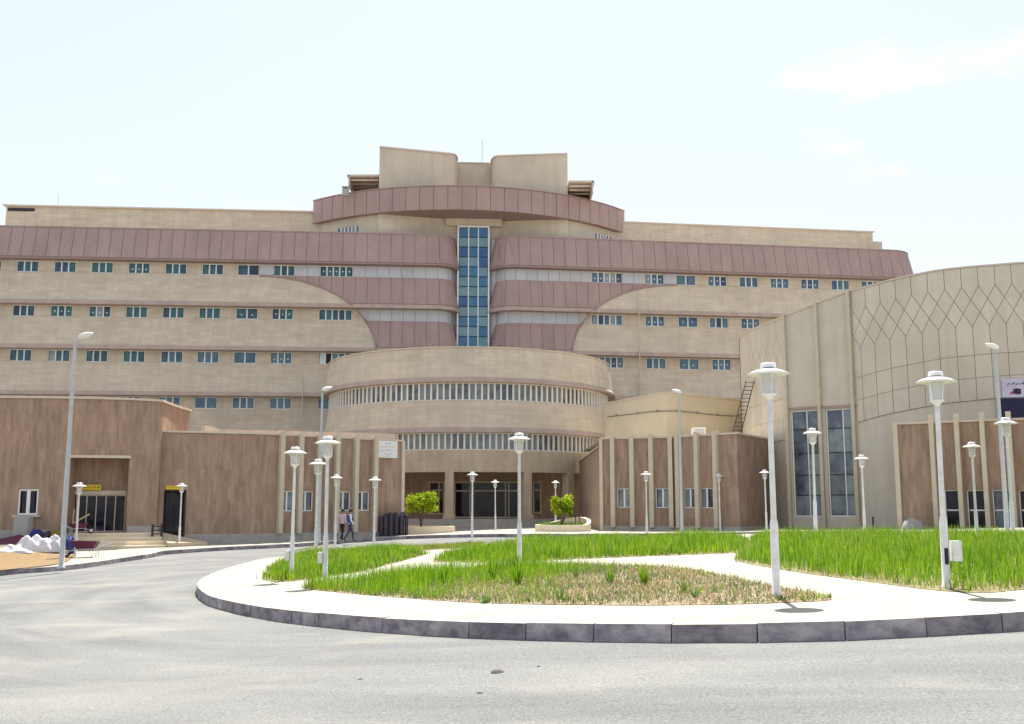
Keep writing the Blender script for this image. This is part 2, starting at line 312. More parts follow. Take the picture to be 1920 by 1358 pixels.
def roadmat():
    m = bpy.data.materials.new('dusty_asphalt'); m.use_nodes = True; t = m.node_tree; b = t.nodes['Principled BSDF']; nn = t.nodes.new; L = t.links.new
    b.inputs['Roughness'].default_value = .9; b.inputs['Specular IOR Level'].default_value = .2
    g = nn('ShaderNodeNewGeometry')
    def noise(sc, st, det=6, dist=0.0):
        mp = nn('ShaderNodeMapping'); mp.inputs['Scale'].default_value = st; L(g.outputs['Position'], mp.inputs[0]); n = nn('ShaderNodeTexNoise'); n.inputs['Scale'].default_value = sc; n.inputs['Detail'].default_value = det; n.inputs['Roughness'].default_value = .6; n.inputs['Distortion'].default_value = dist; L(mp.outputs[0], n.inputs['Vector']); return n.outputs['Fac']
    def ramp(f, a, b_, ca, cb):
        r = nn('ShaderNodeValToRGB'); e = r.color_ramp.elements; e[0].position = a; e[1].position = b_; e[0].color = (*ca, 1); e[1].color = (*cb, 1); L(f, r.inputs[0]); return r.outputs[0]
    # streaks follow the drive as it bends round the island
    sx = nn('ShaderNodeSeparateXYZ'); L(g.outputs['Position'], sx.inputs[0])
    def mth(op, a, b_=None):
        q = nn('ShaderNodeMath'); q.operation = op
        for i, x in enumerate((a, b_)):
            if x is None: continue
            if isinstance(x, (int, float)): q.inputs[i].default_value = x
            else: L(x, q.inputs[i])
        return q.outputs[0]
    px, py = mth('SUBTRACT', sx.outputs['X'], 6.0), mth('SUBTRACT', sx.outputs['Y'], 30.0)
    rad = mth('SQRT', mth('ADD', mth('MULTIPLY', px, px), mth('MULTIPLY', py, py))); ang = mth('ARCTAN2', py, px)
    cbx = nn('ShaderNodeCombineXYZ'); L(mth('MULTIPLY', rad, .55), cbx.inputs[0]); L(mth('MULTIPLY', ang, 2.2), cbx.inputs[1])
    pn = nn('ShaderNodeTexNoise'); pn.inputs['Scale'].default_value = 1.6; pn.inputs['Detail'].default_value = 6; pn.inputs['Distortion'].default_value = .35; L(cbx.outputs[0], pn.inputs['Vector'])
    base = ramp(noise(42, (1, 1, 1), 6), .33, .67, (.095, .097, .099), (.215, .217, .212))
    big = ramp(pn.outputs['Fac'], .34, .66, (.80, .81, .83), (1.14, 1.14, 1.10))
    mm = nn('ShaderNodeMixRGB'); mm.blend_type = 'MULTIPLY'; mm.inputs[0].default_value = 1; L(base, mm.inputs[1]); L(big, mm.inputs[2])
    dust = ramp(noise(.42, (.6, 1.1, 1), 8, .6), .52, .68, (0, 0, 0), (1, 1, 1))
    md = nn('ShaderNodeMixRGB'); sc = nn('ShaderNodeMath'); sc.operation = 'MULTIPLY'; sc.inputs[1].default_value = .32; L(dust, sc.inputs[0]); L(sc.outputs[0], md.inputs[0]); L(mm.outputs[0], md.inputs[1]); md.inputs[2].default_value = (.30, .29, .235, 1)
    st = ramp(noise(.7, (.7, 1.5, 1), 6, .6), .62, .72, (0, 0, 0), (1, 1, 1)); ms = nn('ShaderNodeMixRGB'); sc2 = nn('ShaderNodeMath'); sc2.operation = 'MULTIPLY'; sc2.inputs[1].default_value = .5; L(st, sc2.inputs[0]); L(sc2.outputs[0], ms.inputs[0]); L(md.outputs[0], ms.inputs[1]); ms.inputs[2].default_value = (.15, .13, .11, 1)
    L(ms.outputs[0], b.inputs['Base Color'])
    bp = nn('ShaderNodeBump'); bp.inputs['Strength'].default_value = .5; bp.inputs['Distance'].default_value = .012; L(noise(70, (1, 1, 1), 4), bp.inputs['Height']); L(bp.outputs[0], b.inputs['Normal']); return m
M['road'] = roadmat()
# ------------------------------------------------------------------ ground
def sheet(name, poly, off, m, kind='structure', parent=None, dx=1.2, dy=2, skirt=0.0, **kw):
    bm = bmesh.new(); bv = [bm.verts.new((p[0], p[1], 0)) for p in poly]
    for t in tessellate_polygon([[Vector((p[0], p[1], 0)) for p in poly]]):
        if len(set(t)) == 3 and bm.faces.get([bv[i] for i in t]) is None: bm.faces.new([bv[i] for i in t])
    xs = [p[0] for p in poly]; ys = [p[1] for p in poly]
    def cut(ax, a, b, d):
        k = math.ceil(a/d)*d
        while k < b:
            co = (k, 0, 0) if ax == 0 else (0, k, 0); no = (1, 0, 0) if ax == 0 else (0, 1, 0)
            bmesh.ops.bisect_plane(bm, geom=bm.verts[:]+bm.edges[:]+bm.faces[:], plane_co=co, plane_no=no, dist=1e-5); k += d
    cut(0, max(-40, min(xs)), min(40, max(xs)), dx); cut(1, max(0, min(ys)), min(70, max(ys)), dy)
    for v in bm.verts: v.co.z = gz(v.co.x, v.co.y)+off
    if skirt:
        e = [q for q in bm.edges if q.is_boundary]; r = bmesh.ops.extrude_edge_only(bm, edges=e)
        for v in [q for q in r['geom'] if isinstance(q, bmesh.types.BMVert)]: v.co.z -= skirt
    bmesh.ops.recalc_face_normals(bm, faces=bm.faces[:])
    me = bpy.data.meshes.new(name); bm.to_mesh(me); bm.free(); me.materials.append(m)
    o = bpy.data.objects.new(name, me); col.objects.link(o); WORLD[o] = Vector((0, 0, 0)); tag(o, kind=kind, **kw); return o
def road():
    xs = [-1500, -300, -60]+[i*.8 for i in range(-60, 51)]+[60, 300, 1500]; ys = [-300, -20]+[i*2.0 for i in range(0, 36)]+[90, 140, 400, 2500]
    vs = [(x, y, gz(x, y)) for y in ys for x in xs]; n = len(xs); fs = [(j*n+i, j*n+i+1, (j+1)*n+i+1, (j+1)*n+i) for j in range(len(ys)-1) for i in range(n-1)]
    mb = MB(); mb.add(vs, fs); mb.obj('road', M['road'], kind='structure')
road()
KH = .20
def gp(l, off): return [G(u, v, off) for u, v in l]
near = gp([(368, 1098), (374, 1108), (400, 1121), (480, 1138), (600, 1152), (760, 1163), (960, 1170), (1230, 1173), (1500, 1170), (1700, 1162), (1920, 1150), (2200, 1128), (2600, 1095)], KH)
farl = gp([(830, 1021), (695, 1029), (580, 1039), (495, 1048), (446, 1060), (405, 1073), (376, 1087)], KH)
outl = [(p.x, p.y, 0) for p in near]+[(33, 24, 0), (40, 33, 0), (38, 41, 0), (28, 44.5, 0), (12, 45, 0), (2, 43, 0)]+[(p.x, p.y, 0) for p in farl]
outline = catmull(outl, 8)
def inset(poly, d):
    n = len(poly); o = []
    for i in range(n):
        t = (poly[(i+1) % n]-poly[i-1]); t.z = 0; t.normalize(); o.append(poly[i]+Vector((-t.y, t.x, 0))*d)
    return o
island = sheet('island_pavement', inset(outline, .08), KH, M['paving'], skirt=.1)
def kerb(name, line, width, h, stone=1.0, closed=False, side=1):
    P = Path([(p[0], p[1]) for p in (list(line)+([line[0]] if closed else []))]); root = empty(name, (0, 0, 0), kind='structure')
    n = int(P.L/stone)
    for i in range(n):
        a, b = P.L*i/n+.008, P.L*(i+1)/n-.008; j = random.uniform(-.007, .007); q = random.uniform(-.01, .01); vs = []
        for z in (0, 1):
            for t, o in ((a, 0), (b, 0), (b, width), (a, width)):
                p = P.xy(t, -o*side); p += Vector((0, 0)); ins = .02 if (z and o == 0) else 0
                pp = P.xy(t, -(o+ins)*side+q); vs.append((pp.x, pp.y, gz(pp.x, pp.y)+(h+.012+j if z else -.12)))
        mb = MB(); mb.hexa(vs); mb.m[1] = 1; mb.obj('kerb_stone', [M['kerb'], M['kerbtop']], root)
    return root
kerb('island_kerb', outline, .16, KH, 1.0, True, 1)
# beds on the island
BED = dict(
 A=[(495,1086),(500,1075),(520,1062),(560,1050),(620,1043),(700,1038),(760,1037),(800,1039),(770,1048),(720,1061),(690,1070),(640,1078),(590,1085),(540,1091),(510,1091)],
 S=[(700,1033),(740,1027),(830,1023),(900,1020),(905,1025),(830,1030),(760,1034)],
 C=[(812,1053),(850,1043),(900,1033),(1000,1024),(1150,1017),(1300,1013),(1395,1013),(1400,1030),(1385,1037),(1200,1044),(1050,1050),(930,1055)],
 D=[(1380,1052),(1395,1040),(1412,1025),(1425,1013),(1700,1009),(1990,1009),(2300,1012),(2300,1075),(2100,1092),(1920,1106),(1840,1112),(1740,1106),(1620,1090),(1500,1074)],
 B=[(565,1103),(600,1096),(660,1089),(720,1083),(800,1075),(900,1066),(1000,1061),(1080,1059),(1240,1063),(1330,1075),(1440,1098),(1560,1122),(1480,1130),(1300,1135),(1100,1135),(900,1131),(760,1122),(640,1112)])
bedw = {k: catmull([(p.x, p.y, 0) for p in gp(v, KH)], 4) for k, v in BED.items()}
for k, nm, m in (('A', 'grass_bed_ground', 'grassbase'), ('S', 'grass_bed_ground', 'grassbase'), ('C', 'grass_bed_ground', 'grassbase'), ('D', 'grass_bed_ground', 'grassbase'), ('B', 'dry_bed_ground', 'straw')):
    sheet(nm, bedw[k], KH+.007, M[m])
def inside(poly, X, Y):
    r = np.zeros(len(X), bool); n = len(poly)
    for i in range(n):
        a, b = poly[i], poly[i-1]
        c = ((a.y > Y) != (b.y > Y)) & (X < (b.x-a.x)*(Y-a.y)/(b.y-a.y+1e-12)+a.x); r ^= c
    return r
def edge_dist(poly, X, Y):
    d = np.full(len(X), 1e9); n = len(poly)
    for i in range(n):
        a, b = poly[i-1], poly[i]; ex, ey = b.x-a.x, b.y-a.y; t = np.clip(((X-a.x)*ex+(Y-a.y)*ey)/(ex*ex+ey*ey+1e-9), 0, 1); d = np.minimum(d, np.hypot(X-a.x-t*ex, Y-a.y-t*ey))
    return d
def vgz(X, Y):
    return np.array([gz(a, b) for a, b in zip(X, Y)])
def blades(name, X, Y, H, W, m, zoff=KH, lean=.35, label=None, cat='grass'):
    n = len(X); Z = vgz(X, Y)+zoff; a = rng.uniform(0, 2*np.pi, n); l = rng.uniform(.05, lean, n)*H; lx, ly = np.cos(a)*l, np.sin(a)*l
    b = rng.uniform(0, np.pi, n); wx, wy = np.cos(b)*W/2, np.sin(b)*W/2
    V = np.empty((n, 5, 3)); V[:, 0] = np.stack([X-wx, Y-wy, Z], 1); V[:, 1] = np.stack([X+wx, Y+wy, Z], 1)
    V[:, 2] = np.stack([X+lx*.35+wx*.8, Y+ly*.35+wy*.8, Z+H*.55], 1); V[:, 3] = np.stack([X+lx*.35-wx*.8, Y+ly*.35-wy*.8, Z+H*.55], 1); V[:, 4] = np.stack([X+lx, Y+ly, Z+H], 1)
    me = bpy.data.meshes.new(name); me.vertices.add(n*5); me.vertices.foreach_set('co', V.reshape(-1))
    base = (np.arange(n)*5)[:, None]; li = (base+np.array([[0, 1, 2, 3, 3, 2, 4]])).reshape(-1)
    me.loops.add(n*7); me.loops.foreach_set('vertex_index', li.astype(np.int32)); me.polygons.add(n*2)
    ls = (np.arange(n)*7)[:, None]+np.array([[0, 4]]); me.polygons.foreach_set('loop_start', ls.reshape(-1).astype(np.int32)); me.update(calc_edges=True); me.validate()
    me.materials.append(m); o = bpy.data.objects.new(name, me); col.objects.link(o); tag(o, label, cat, kind='stuff'); return o
def scatter(poly, dens):
    xs = [p.x for p in poly]; ys = [p.y for p in poly]; n = int((max(xs)-min(xs))*(max(ys)-min(ys))*dens); X = rng.uniform(min(xs), max(xs), n); Y = rng.uniform(min(ys), max(ys), n)
    k = inside(poly, X, Y); return X[k], Y[k]
def patch(X, Y, f=.8, s=0):
    return .5+.25*np.sin(X*f+1.3*np.sin(Y*f*.7+s))+.25*np.sin(Y*f*1.3+s+1.7*np.sin(X*f*.6))
def visible(X, Y, margin=1.12):
    return (np.abs(X) < Y*.53*margin)
for k, dens, h0, lab in (('A', 420, .44, 'tall bright green grass in the left tip bed of the island'), ('C', 230, .46, 'tall bright green grass in the middle bed of the island'), ('D', 240, .50, 'tall bright green grass in the large right bed of the island')):
    X, Y = scatter(bedw[k], dens); e = edge_dist(bedw[k], X, Y); pa = patch(X, Y); keep = visible(X, Y) & (rng.random(len(X)) < np.clip(.25+e/.7, 0, 1)*(.55+.45*pa)); X, Y, e, pa = X[keep], Y[keep], e[keep], pa[keep]
    X = X+rng.normal(0, .10, len(X)); Y = Y+rng.normal(0, .10, len(X))
    H = h0*(.45+.35*pa+.35*patch(X, Y, 2.3, 1))*rng.uniform(.55, 1.2, len(X))*np.clip(.5+e/.9, 0, 1); W = rng.uniform(.009, .017, len(X))*np.clip(Y/18, 1, 2)
    blades('tall_grass', X, Y, H, W, M['grass'], label=lab)
    q = (e < .55) & (rng.random(len(X)) < .55); blades('dry_stems', X[q], Y[q], rng.uniform(.04, .22, q.sum()), rng.uniform(.006, .012, q.sum()), M['drygrass'], lean=1.4, label=lab.replace('tall bright green grass', 'dry straw along the rim of the grass'), cat='dry grass')
    q = rng.random(len(X)) < .13; blades('seed_stalks', X[q], Y[q], H[q]*rng.uniform(1.0, 1.25, q.sum()), W[q]*.6, M['seed'], lean=.25, label=lab.replace('tall bright green grass', 'pale seed stalks among the grass'), cat='grass')
X, Y = scatter(bedw['S'], 260); blades('short_grass', X, Y, rng.uniform(.06, .2, len(X)), rng.uniform(.01, .02, len(X)), M['grass2'], label='short yellowish grass in the narrow strip behind the island path')
# front bed: dry stems everywhere, green towards the left and back
X, Y = scatter(bedw['B'], 700); pB = bedw['B']; e = edge_dist(pB, X, Y)
kd = rng.random(len(X)) < .38; blades('dry_stems', X[kd], Y[kd], rng.uniform(.03, .13, kd.sum()), rng.uniform(.006, .012, kd.sum()), M['drygrass'], lean=1.6, label='dry straw litter covering the front bed', cat='dry grass')
g1 = np.clip((1.5-X)/6, 0, 1)+np.clip((Y-19.5)/5, 0, .7)*np.clip((4-X)/4, 0, 1); kg = rng.random(len(X)) < np.clip(g1*.8, .03, .75)*np.clip(patch(X, Y, 2.1, 2)*1.5-.2, .04, 1)
blades('weeds', X[kg], Y[kg], rng.uniform(.08, .42, kg.sum())*np.clip(.35+g1[kg]*.8, .35, 1), rng.uniform(.007, .015, kg.sum()), M['grass'], label='scattered green weeds and grass across the front bed', cat='weeds')
ku = rng.random(len(X)) < .14*(.3+1.2*patch(X, Y, 1.6, 4)); blades('low_herbs', X[ku], Y[ku], rng.uniform(.03, .10, ku.sum()), rng.uniform(.012, .03, ku.sum()), M['weed'], lean=1.2, label='low grey green herbs in the front dry bed', cat='weeds')
# flowers
fx, fy = [], []
for k, d in (('A', 5), ('D', 2.5), ('B', 5), ('C', 1.5)):
    X, Y = scatter(bedw[k], d); e = edge_dist(bedw[k], X, Y); q = visible(X, Y) & (e < 1.6); fx += list(X[q]); fy += list(Y[q])
fx, fy = np.array(fx), np.array(fy); mb = MB()
for x, y in zip(fx, fy):
    z = gz(x, y)+KH+random.uniform(.08, .3); s = random.uniform(.006, .013)
    mb.add([(x-s, y, z), (x, y-s, z+.01), (x+s, y, z), (x, y+s, z+.012)], [(0, 1, 2, 3)]); mb.add([(x-s, y, z), (x, y, z-s), (x+s, y, z), (x, y, z+s)], [(0, 1, 2, 3)])
mb.obj('wildflowers', M['flower'], label='tiny white wildflowers along the bed edges', cat='flowers', kind='stuff')
# individual tufts in the dry bed
def tuft(p, n, h, wd, lab, m='weed'):
    mb = MB()
    for _ in range(n):
        a = random.uniform(0, 6.28); r = random.uniform(0, wd); hh = h*random.uniform(.35, 1.15); x, y = p.x+math.cos(a)*r*.4, p.y+math.sin(a)*r*.4; w_ = random.uniform(.004, .008); b = random.uniform(0, 3.14)
        c, s = math.cos(b)*w_, math.sin(b)*w_; tx, ty = p.x+math.cos(a)*(r+hh*.2), p.y+math.sin(a)*(r+hh*.2)
        mb.add([(x-c, y-s, p.z), (x+c, y+s, p.z), ((x+tx)/2+c, (y+ty)/2+s, p.z+hh*.6), ((x+tx)/2-c, (y+ty)/2-s, p.z+hh*.6), (tx, ty, p.z+hh)], [(0, 1, 2, 3), (3, 2, 4)])
    mb.obj('grass_tuft', M[m], label=lab, cat='plant', group='grass tufts growing in the dry front bed')
for u, v, n, h, lab in ((970, 1098, 60, .62, 'tall green tuft at the foot of the middle lamp in the dry bed'), (925, 1088, 70, .6, 'dense tall tuft left of the middle lamp in the dry bed'), (1145, 1093, 50, .48, 'upright blue green tuft near the centre of the dry bed'), (1208, 1098, 55, .45, 'bushy tuft right of the upright tuft in the dry bed'), (1285, 1112, 45, .22, 'low leafy tuft towards the right end of the dry bed'), (1305, 1121, 40, .16, 'small pale tuft in front of the low leafy tuft'), (1050, 1124, 35, .22, 'small tuft near the front edge of the dry bed'), (910, 1131, 60, .12, 'flat green weed mat on the front edge of the dry bed'), (830, 1098, 60, .5, 'tall tuft in the green left half of the front bed'), (745, 1100, 60, .45, 'left most tall tuft of the front bed'), (1080, 1083, 45, .3, 'short tuft behind the upright tuft in the dry bed')):
    tuft(G(u, v, KH), n, h, .12, lab, 'grass' if h > .3 else 'weed')
# left and forecourt pavements
k1 = gp([(-260, 1108), (0, 1079), (117, 1070), (200, 1058), (283, 1045)], 0)
k2 = gp([(283, 1045), (296, 1041), (340, 1037.5), (440, 1031), (547, 1026), (653, 1018), (757, 1011), (886, 1007.5)], 0)
line = [(p.x, p.y, 0) for p in k1]+[(p.x, p.y, 0) for p in k2[1:]]+[(3, 53.0, 0), (10, 52, 0), (22, 46.8, 0), (40, 43.5, 0), (60, 40, 0)]
kl = catmull(line, 6, False); PH = .17
kerb('forecourt_kerb', kl, .15, PH, 1.0, False, -1)
kin = [Path([(p.x, p.y) for p in kl]).xy(Path([(p.x, p.y) for p in kl]).s[i], -0.0) for i in range(len(kl))]
PK = Path([(p.x, p.y) for p in kl]).shift(-.0)
fore = [(p.x, p.y-.03, 0) for p in kl]+[(60, 78, 0), (-60, 78, 0), (-60, 36, 0)]
sheet('forecourt_pavement', fore, PH, M['paving'], skirt=.1)
sb = gp([(-260, 1098), (0, 1071), (100, 1060), (132, 1050), (140, 1036), (128, 1024), (0, 1026), (-260, 1030)], PH)
sheet('soil_bed', catmull([(p.x, p.y, 0) for p in sb], 4), PH+.03, M['soil'])
# ------------------------------------------------------------------ windows
WC = {}
def win_mesh(w_, h, cols, rows, fw, dp, mw, fm, name='window', rail=None):
    key = (round(w_, 3), round(h, 3), tuple(cols), tuple(rows), fw, dp, mw, fm.name, rail and rail.name)
    if key in WC: return WC[key]
    mb = MB(); mb.box((0, 0, h/2-fw/2), (w_, dp, fw)); mb.box((0, 0, -h/2+fw/2), (w_, dp, fw))
    mb.box((-w_/2+fw/2, 0, 0), (fw, dp, h-2*fw)); mb.box((w_/2-fw/2, 0, 0), (fw, dp, h-2*fw))
    x = [-w_/2+fw]; W_ = w_-2*fw; sc = sum(cols); cx = -w_/2+fw; cells = []; xs = []
    for i, c in enumerate(cols):
        nx = cx+W_*c/sc; xs.append((cx, nx)); cx = nx
        if i < len(cols)-1: mb.box((nx, 0, 0), (mw, dp*.9, h-2*fw))
    zs = []; cz = -h/2+fw; sr = sum(rows)
    for i, r in enumerate(rows):
        nz_ = cz+(h-2*fw)*r/sr; zs.append((cz, nz_)); cz = nz_
        if i < len(rows)-1:
            for a, b in xs: mb.box(((a+b)/2, 0, nz_), (b-a-mw, dp*.8, mw if rail is None else .055), m=0 if rail is None else 1)
    me = mb.mesh(name, [fm, rail or fm]); panes = []
    for a, b in xs:
        for c, d in zs: panes.append(((a+b)/2, (c+d)/2, b-a-mw, d-c-(mw if len(rows) > 1 else 0)))
    WC[key] = (me, panes); return WC[key]
PC = {}
def pane_mesh(w_, h, gm, sticker=0):
    key = (round(w_, 3), round(h, 3), gm.name, sticker)
    if key in PC: return PC[key]
    mb = MB(); mb.box((0, 0, 0), (w_, .02, h))
    if sticker:
        s = .085
        for k in range(4):
            a = k*math.pi/2+math.pi/4*(sticker % 2); c, q = math.cos(a), math.sin(a); z0 = -h*.1+.1*(sticker-1)
            mb.add([(0, -.014, z0), (c*s*.5-q*s*.4, -.014, z0+q*s*.5+c*s*.4), (c*s*1.3, -.014, z0+q*s*1.3), (c*s*.5+q*s*.4, -.014, z0+q*s*.5-c*s*.4)], [(0, 1, 2, 3)], 1)
    PC[key] = mb.mesh('pane', [gm, M['sticker']]); return PC[key]
def window(parent, pos, rz, w_, h, cols=(1, 1, 1), rows=(1,), fw=.05, dp=.08, mw=.07, fm=None, gm=None, sticker=0, name='window', label=None, special=None, rail=None):
    me, panes = win_mesh(w_, h, cols, rows, fw, dp, mw, fm or M['white'], name, rail); o = place(name, me, parent, pos, rz)
    if label: o['label'] = label
    for i, (x, z, a, b) in enumerate(panes):
        g = gm or M['glassteal']
        if g.name in ('teal_glass', 'blue_glass') and random.random() < .07: g = M['blind']
        if special and i in special: g = special[i]
        p = bpy.data.objects.new('pane', pane_mesh(a, b, g, sticker)); col.objects.link(p); p.parent = o; p.location = (x, .005, z)
    return o
# ------------------------------------------------------------------ main building
E = Vector((-4, 95, 0))
main = empty('hospital_building', E, 'long five storey beige hospital block with mauve bands and a central glass tower', 'building')
cA, cB = (-7.05, 91.47), (.25, 92.1)
def dirn(a, b): d = Vector(b)-Vector(a); return d.normalized()
dl = dirn((-45, 87), (-5.33, 90)); LA = Vector((-45, 87))-dl*4.5; angL = math.degrees(math.atan2(dl.y, dl.x))
Lend = Vector((-45, 87))+dl*((-7.0+45)/dl.x); cl = Lend+Vector((-dl.y, dl.x))*1.6
PL = Path([LA, Lend]+arc(cl, 1.6, -90+angL, angL+8, 8)[1:]+[(cl.x+1.6, cl.y+2.2)])
dr = dirn((-1.7, 90.2), (38.2, 95.8)); angR = math.degrees(math.atan2(dr.y, dr.x)); nr = Vector((-dr.y, dr.x))
Rs = Vector((-1.7, 90.2))+dr*2.1; cr = Rs+nr*1.7; Re = Vector((-1.7, 90.2))+dr*38.8; ce = Re+nr*2.6
PR = Path([(cr.x-1.7, cr.y+2.2)]+arc(cr, 1.7, 180+angR, 270+angR, 8)[0:]+arc(ce, 2.6, -90+angR, angR, 8)+[(ce.x+2.7, ce.y+14)])
LS = (0, PL.L); 
uL = 590
zl = {}
OB, OT = .75, .10     # how far the flared bands stand proud at their foot and head
def zz(P, u, v, off): return P.hit(u, v, off)[1]
def avg(uv1, uv2, off): return (zz(PL, *uv1, off)*.5+zz(PR, *uv2, off)*.5)
top1 = avg((500, 433), (1400, 462), OT); top0 = avg((560, 491), (1350, 512), OB)
sp1t = avg((560, 518), (1350, 538), 0); sp1b = avg((560, 573), (1350, 590), OB)
sp2t = avg((560, 600), (1350, 616), 0); sp2b = avg((560, 656), (1300, 667), OB)
sp3t = avg((560, 684), (1300, 693), 0); sp3b = avg((500, 743), (1170, 745), OB)
STO = (top0-sp1b+sp1b-sp2b)/2
print('levels', top1, top0, sp1t, sp1b, sp2t, sp2b, sp3t, sp3b)
BANDS = [(top0, top1), (sp1b, sp1t), (sp2b, sp2t), (sp3b, sp3t)]
rows = [(sp1t, top0), (sp2t, sp1b), (sp3t, sp2b), (sp3b-1.2, sp3b)]
def offz(z0, z1):
    return lambda z: OT+(OB-OT)*min(1, max(0, (z1-z)/(z1-z0)))**1.0
def arcL(s):
    # boundary of the mauve sweep on the left wing as z(s)
    q = PL.pos(min(s, PL.s[1]), OT, 0); return q
Lt0 = PL.hit(487, 517)[0]; Lt1 = PL.hit(705, 658, .4)[0]; Rt0 = PR.hit(1268, 535)[0]; Rt1 = PR.hit(1072, 662, .4)[0]
zt_arc, zb_arc = sp1t-.02, sp2b-.15
def boundL(s):
    t = (s-Lt0)/(Lt1-Lt0)
    if t <= 0: return zt_arc
    if t >= 1: return -99
    return zb_arc+(zt_arc-zb_arc)*math.sqrt(max(0, 1-t*t))
def boundR(s):
    t = (Rt0-s)/(Rt0-Rt1)
    if t <= 0: return zt_arc
    if t >= 1: return -99
    return zb_arc+(zt_arc-zb_arc)*math.sqrt(max(0, 1-t*t))
def prism(vs_front, vs_back, m, name, parent):
    n = len(vs_front); mb = MB(); mb.add(list(vs_front)+list(vs_back), [tuple(range(n)), tuple(range(2*n-1, n-1, -1))]+[(i, (i+1) % n, n+(i+1) % n, n+i) for i in range(n)]); return mb.obj(name, m, parent)
def panel(P, a, b, z0, z1, off, th, m, parent, name='cladding_panel', zlo=None, base=.0):
    st = P.breaks(a, b, (b-a)/3 if zlo else None); lo = [(t, max(z0, zlo(t)) if zlo else z0) for t in st]; lo = [(t, z) for t, z in lo if z < z1-.06]
    if len(lo) < 2: return
    ring = [(t, z) for t, z in lo]+[(t, z1) for t, z in reversed(lo)]
    prism([P.pos(t, off(z)+th, z) for t, z in ring], [P.pos(t, off(z)+base, z) for t, z in ring], m, name, parent)
PW = 1.05
for P, bnd, name in ((PL, boundL, 'L'), (PR, boundR, 'R')):
    a, b = 0, P.L
    # window plane wall below everything and piers between windows are made per row; a core closes the volume
    core = MB(); st = P.breaks(a, b)
    front = P.shift(-.45)
    wall(core, front, 0, front.L, -1.5, top1-.3); core.obj('core_wall', M['beige'], main)
    # roof slab over the band
    rf = MB(); sweep(rf, P, a, b, [(OT-.02, top1-.02), (-4.5, top1-.02), (-4.5, top1-.3), (OT-.02, top1-.3)]); rf.obj('roof_slab', M['beige_smooth'], main)
    for i, (z0, z1) in enumerate(BANDS):
        of = offz(z0, z1); mb = MB(); sweep(mb, P, a, b, [(-.45, z1), (of(z1), z1), (of(z0), z0), (-.45, z0)], caps=False)
        mb.obj('spandrel', M['mauve_dark'] if i == 0 else M['beige'], main)
        if i == 0:
            n = int(P.L/PW)
            for k in range(n): panel(P, P.L*k/n+.02, P.L*(k+1)/n-.02, z0+.12, z1-.03, of, .06, M['mauve'], main)
            mb = MB(); sweep(mb, P, a, b, [(OB+.02, z0+.07), (OB+.02, z0-.08), (-.05, z0-.08), (-.05, z0-.004), (OB, z0-.004)], caps=False); mb.obj('ledge', M['mauve_dark'], main)
            mb = MB(); sweep(mb, P, a, b, [(OT+.1, z1+.1), (OT+.1, z1-.02), (OT-.25, z1-.019), (OT-.25, z1+.1)], caps=True); mb.obj('roof_coping', M['mauve'], main)
        else:
            # trim along the foot of every spandrel
            mb = MB(); sweep(mb, P, a, b, [(of(z0+.24)+.05, z0+.24), (OB+.07, z0-.02), (OB+.07, z0-.12), (-.05, z0-.12), (-.05, z0-.004), (OB-.05, z0-.004)], caps=False); mb.obj('ledge', M['ledge'], main)
            if i < 3:
                # backing of the mauve field
                s0, s1 = (Lt0, P.L) if name == 'L' else (0, Rt0)
                fs_ = P.breaks(s0, s1, .25); mb = MB()
                cols_ = [(t, max(z0, bnd(t))) for t in fs_]; cols_ = [(t, z) for t, z in cols_ if z < z1-.02]
                for (t, z), (t2, zb) in zip(cols_, cols_[1:]):
                    mb.add([P.pos(t, of(z)+.012, z), P.pos(t2, of(zb)+.012, zb), P.pos(t2, of(z1)+.012, z1), P.pos(t, of(z1)+.012, z1)], [(0, 1, 2, 3)])
                mb.obj('panel_backing', M['mauve_dark'], main)
                n = int((s1-s0)/PW)
                for k in range(n): panel(P, s0+(s1-s0)*k/n+.02, s0+(s1-s0)*(k+1)/n-.02, z0+.30, z1-.03, of, .06, M['mauve'], main, zlo=bnd, base=.012)
    # curved trim along the sweep
    s0, s1 = (Lt0, Lt1) if name == 'L' else (Rt1, Rt0)
    pts = []
    for k in range(61):
        th = math.pi/2*k/60; t = math.sin(th); z = zb_arc+(zt_arc-zb_arc)*math.cos(th); s = Lt0+(Lt1-Lt0)*t if name == 'L' else Rt0-(Rt0-Rt1)*t
        o = 0.0
        for (z0, z1) in BANDS[1:3]:
            if z0 <= z <= z1: o = offz(z0, z1)(z)
        if o == 0: o = OB*.55 if z < sp1b and z > sp2t else OT
        pts.append(P.pos(s, o+.06, z))
    mb = MB(); mb.tube(pts, .085, 6); mb.obj('sweep_trim', M['mauve'], main)
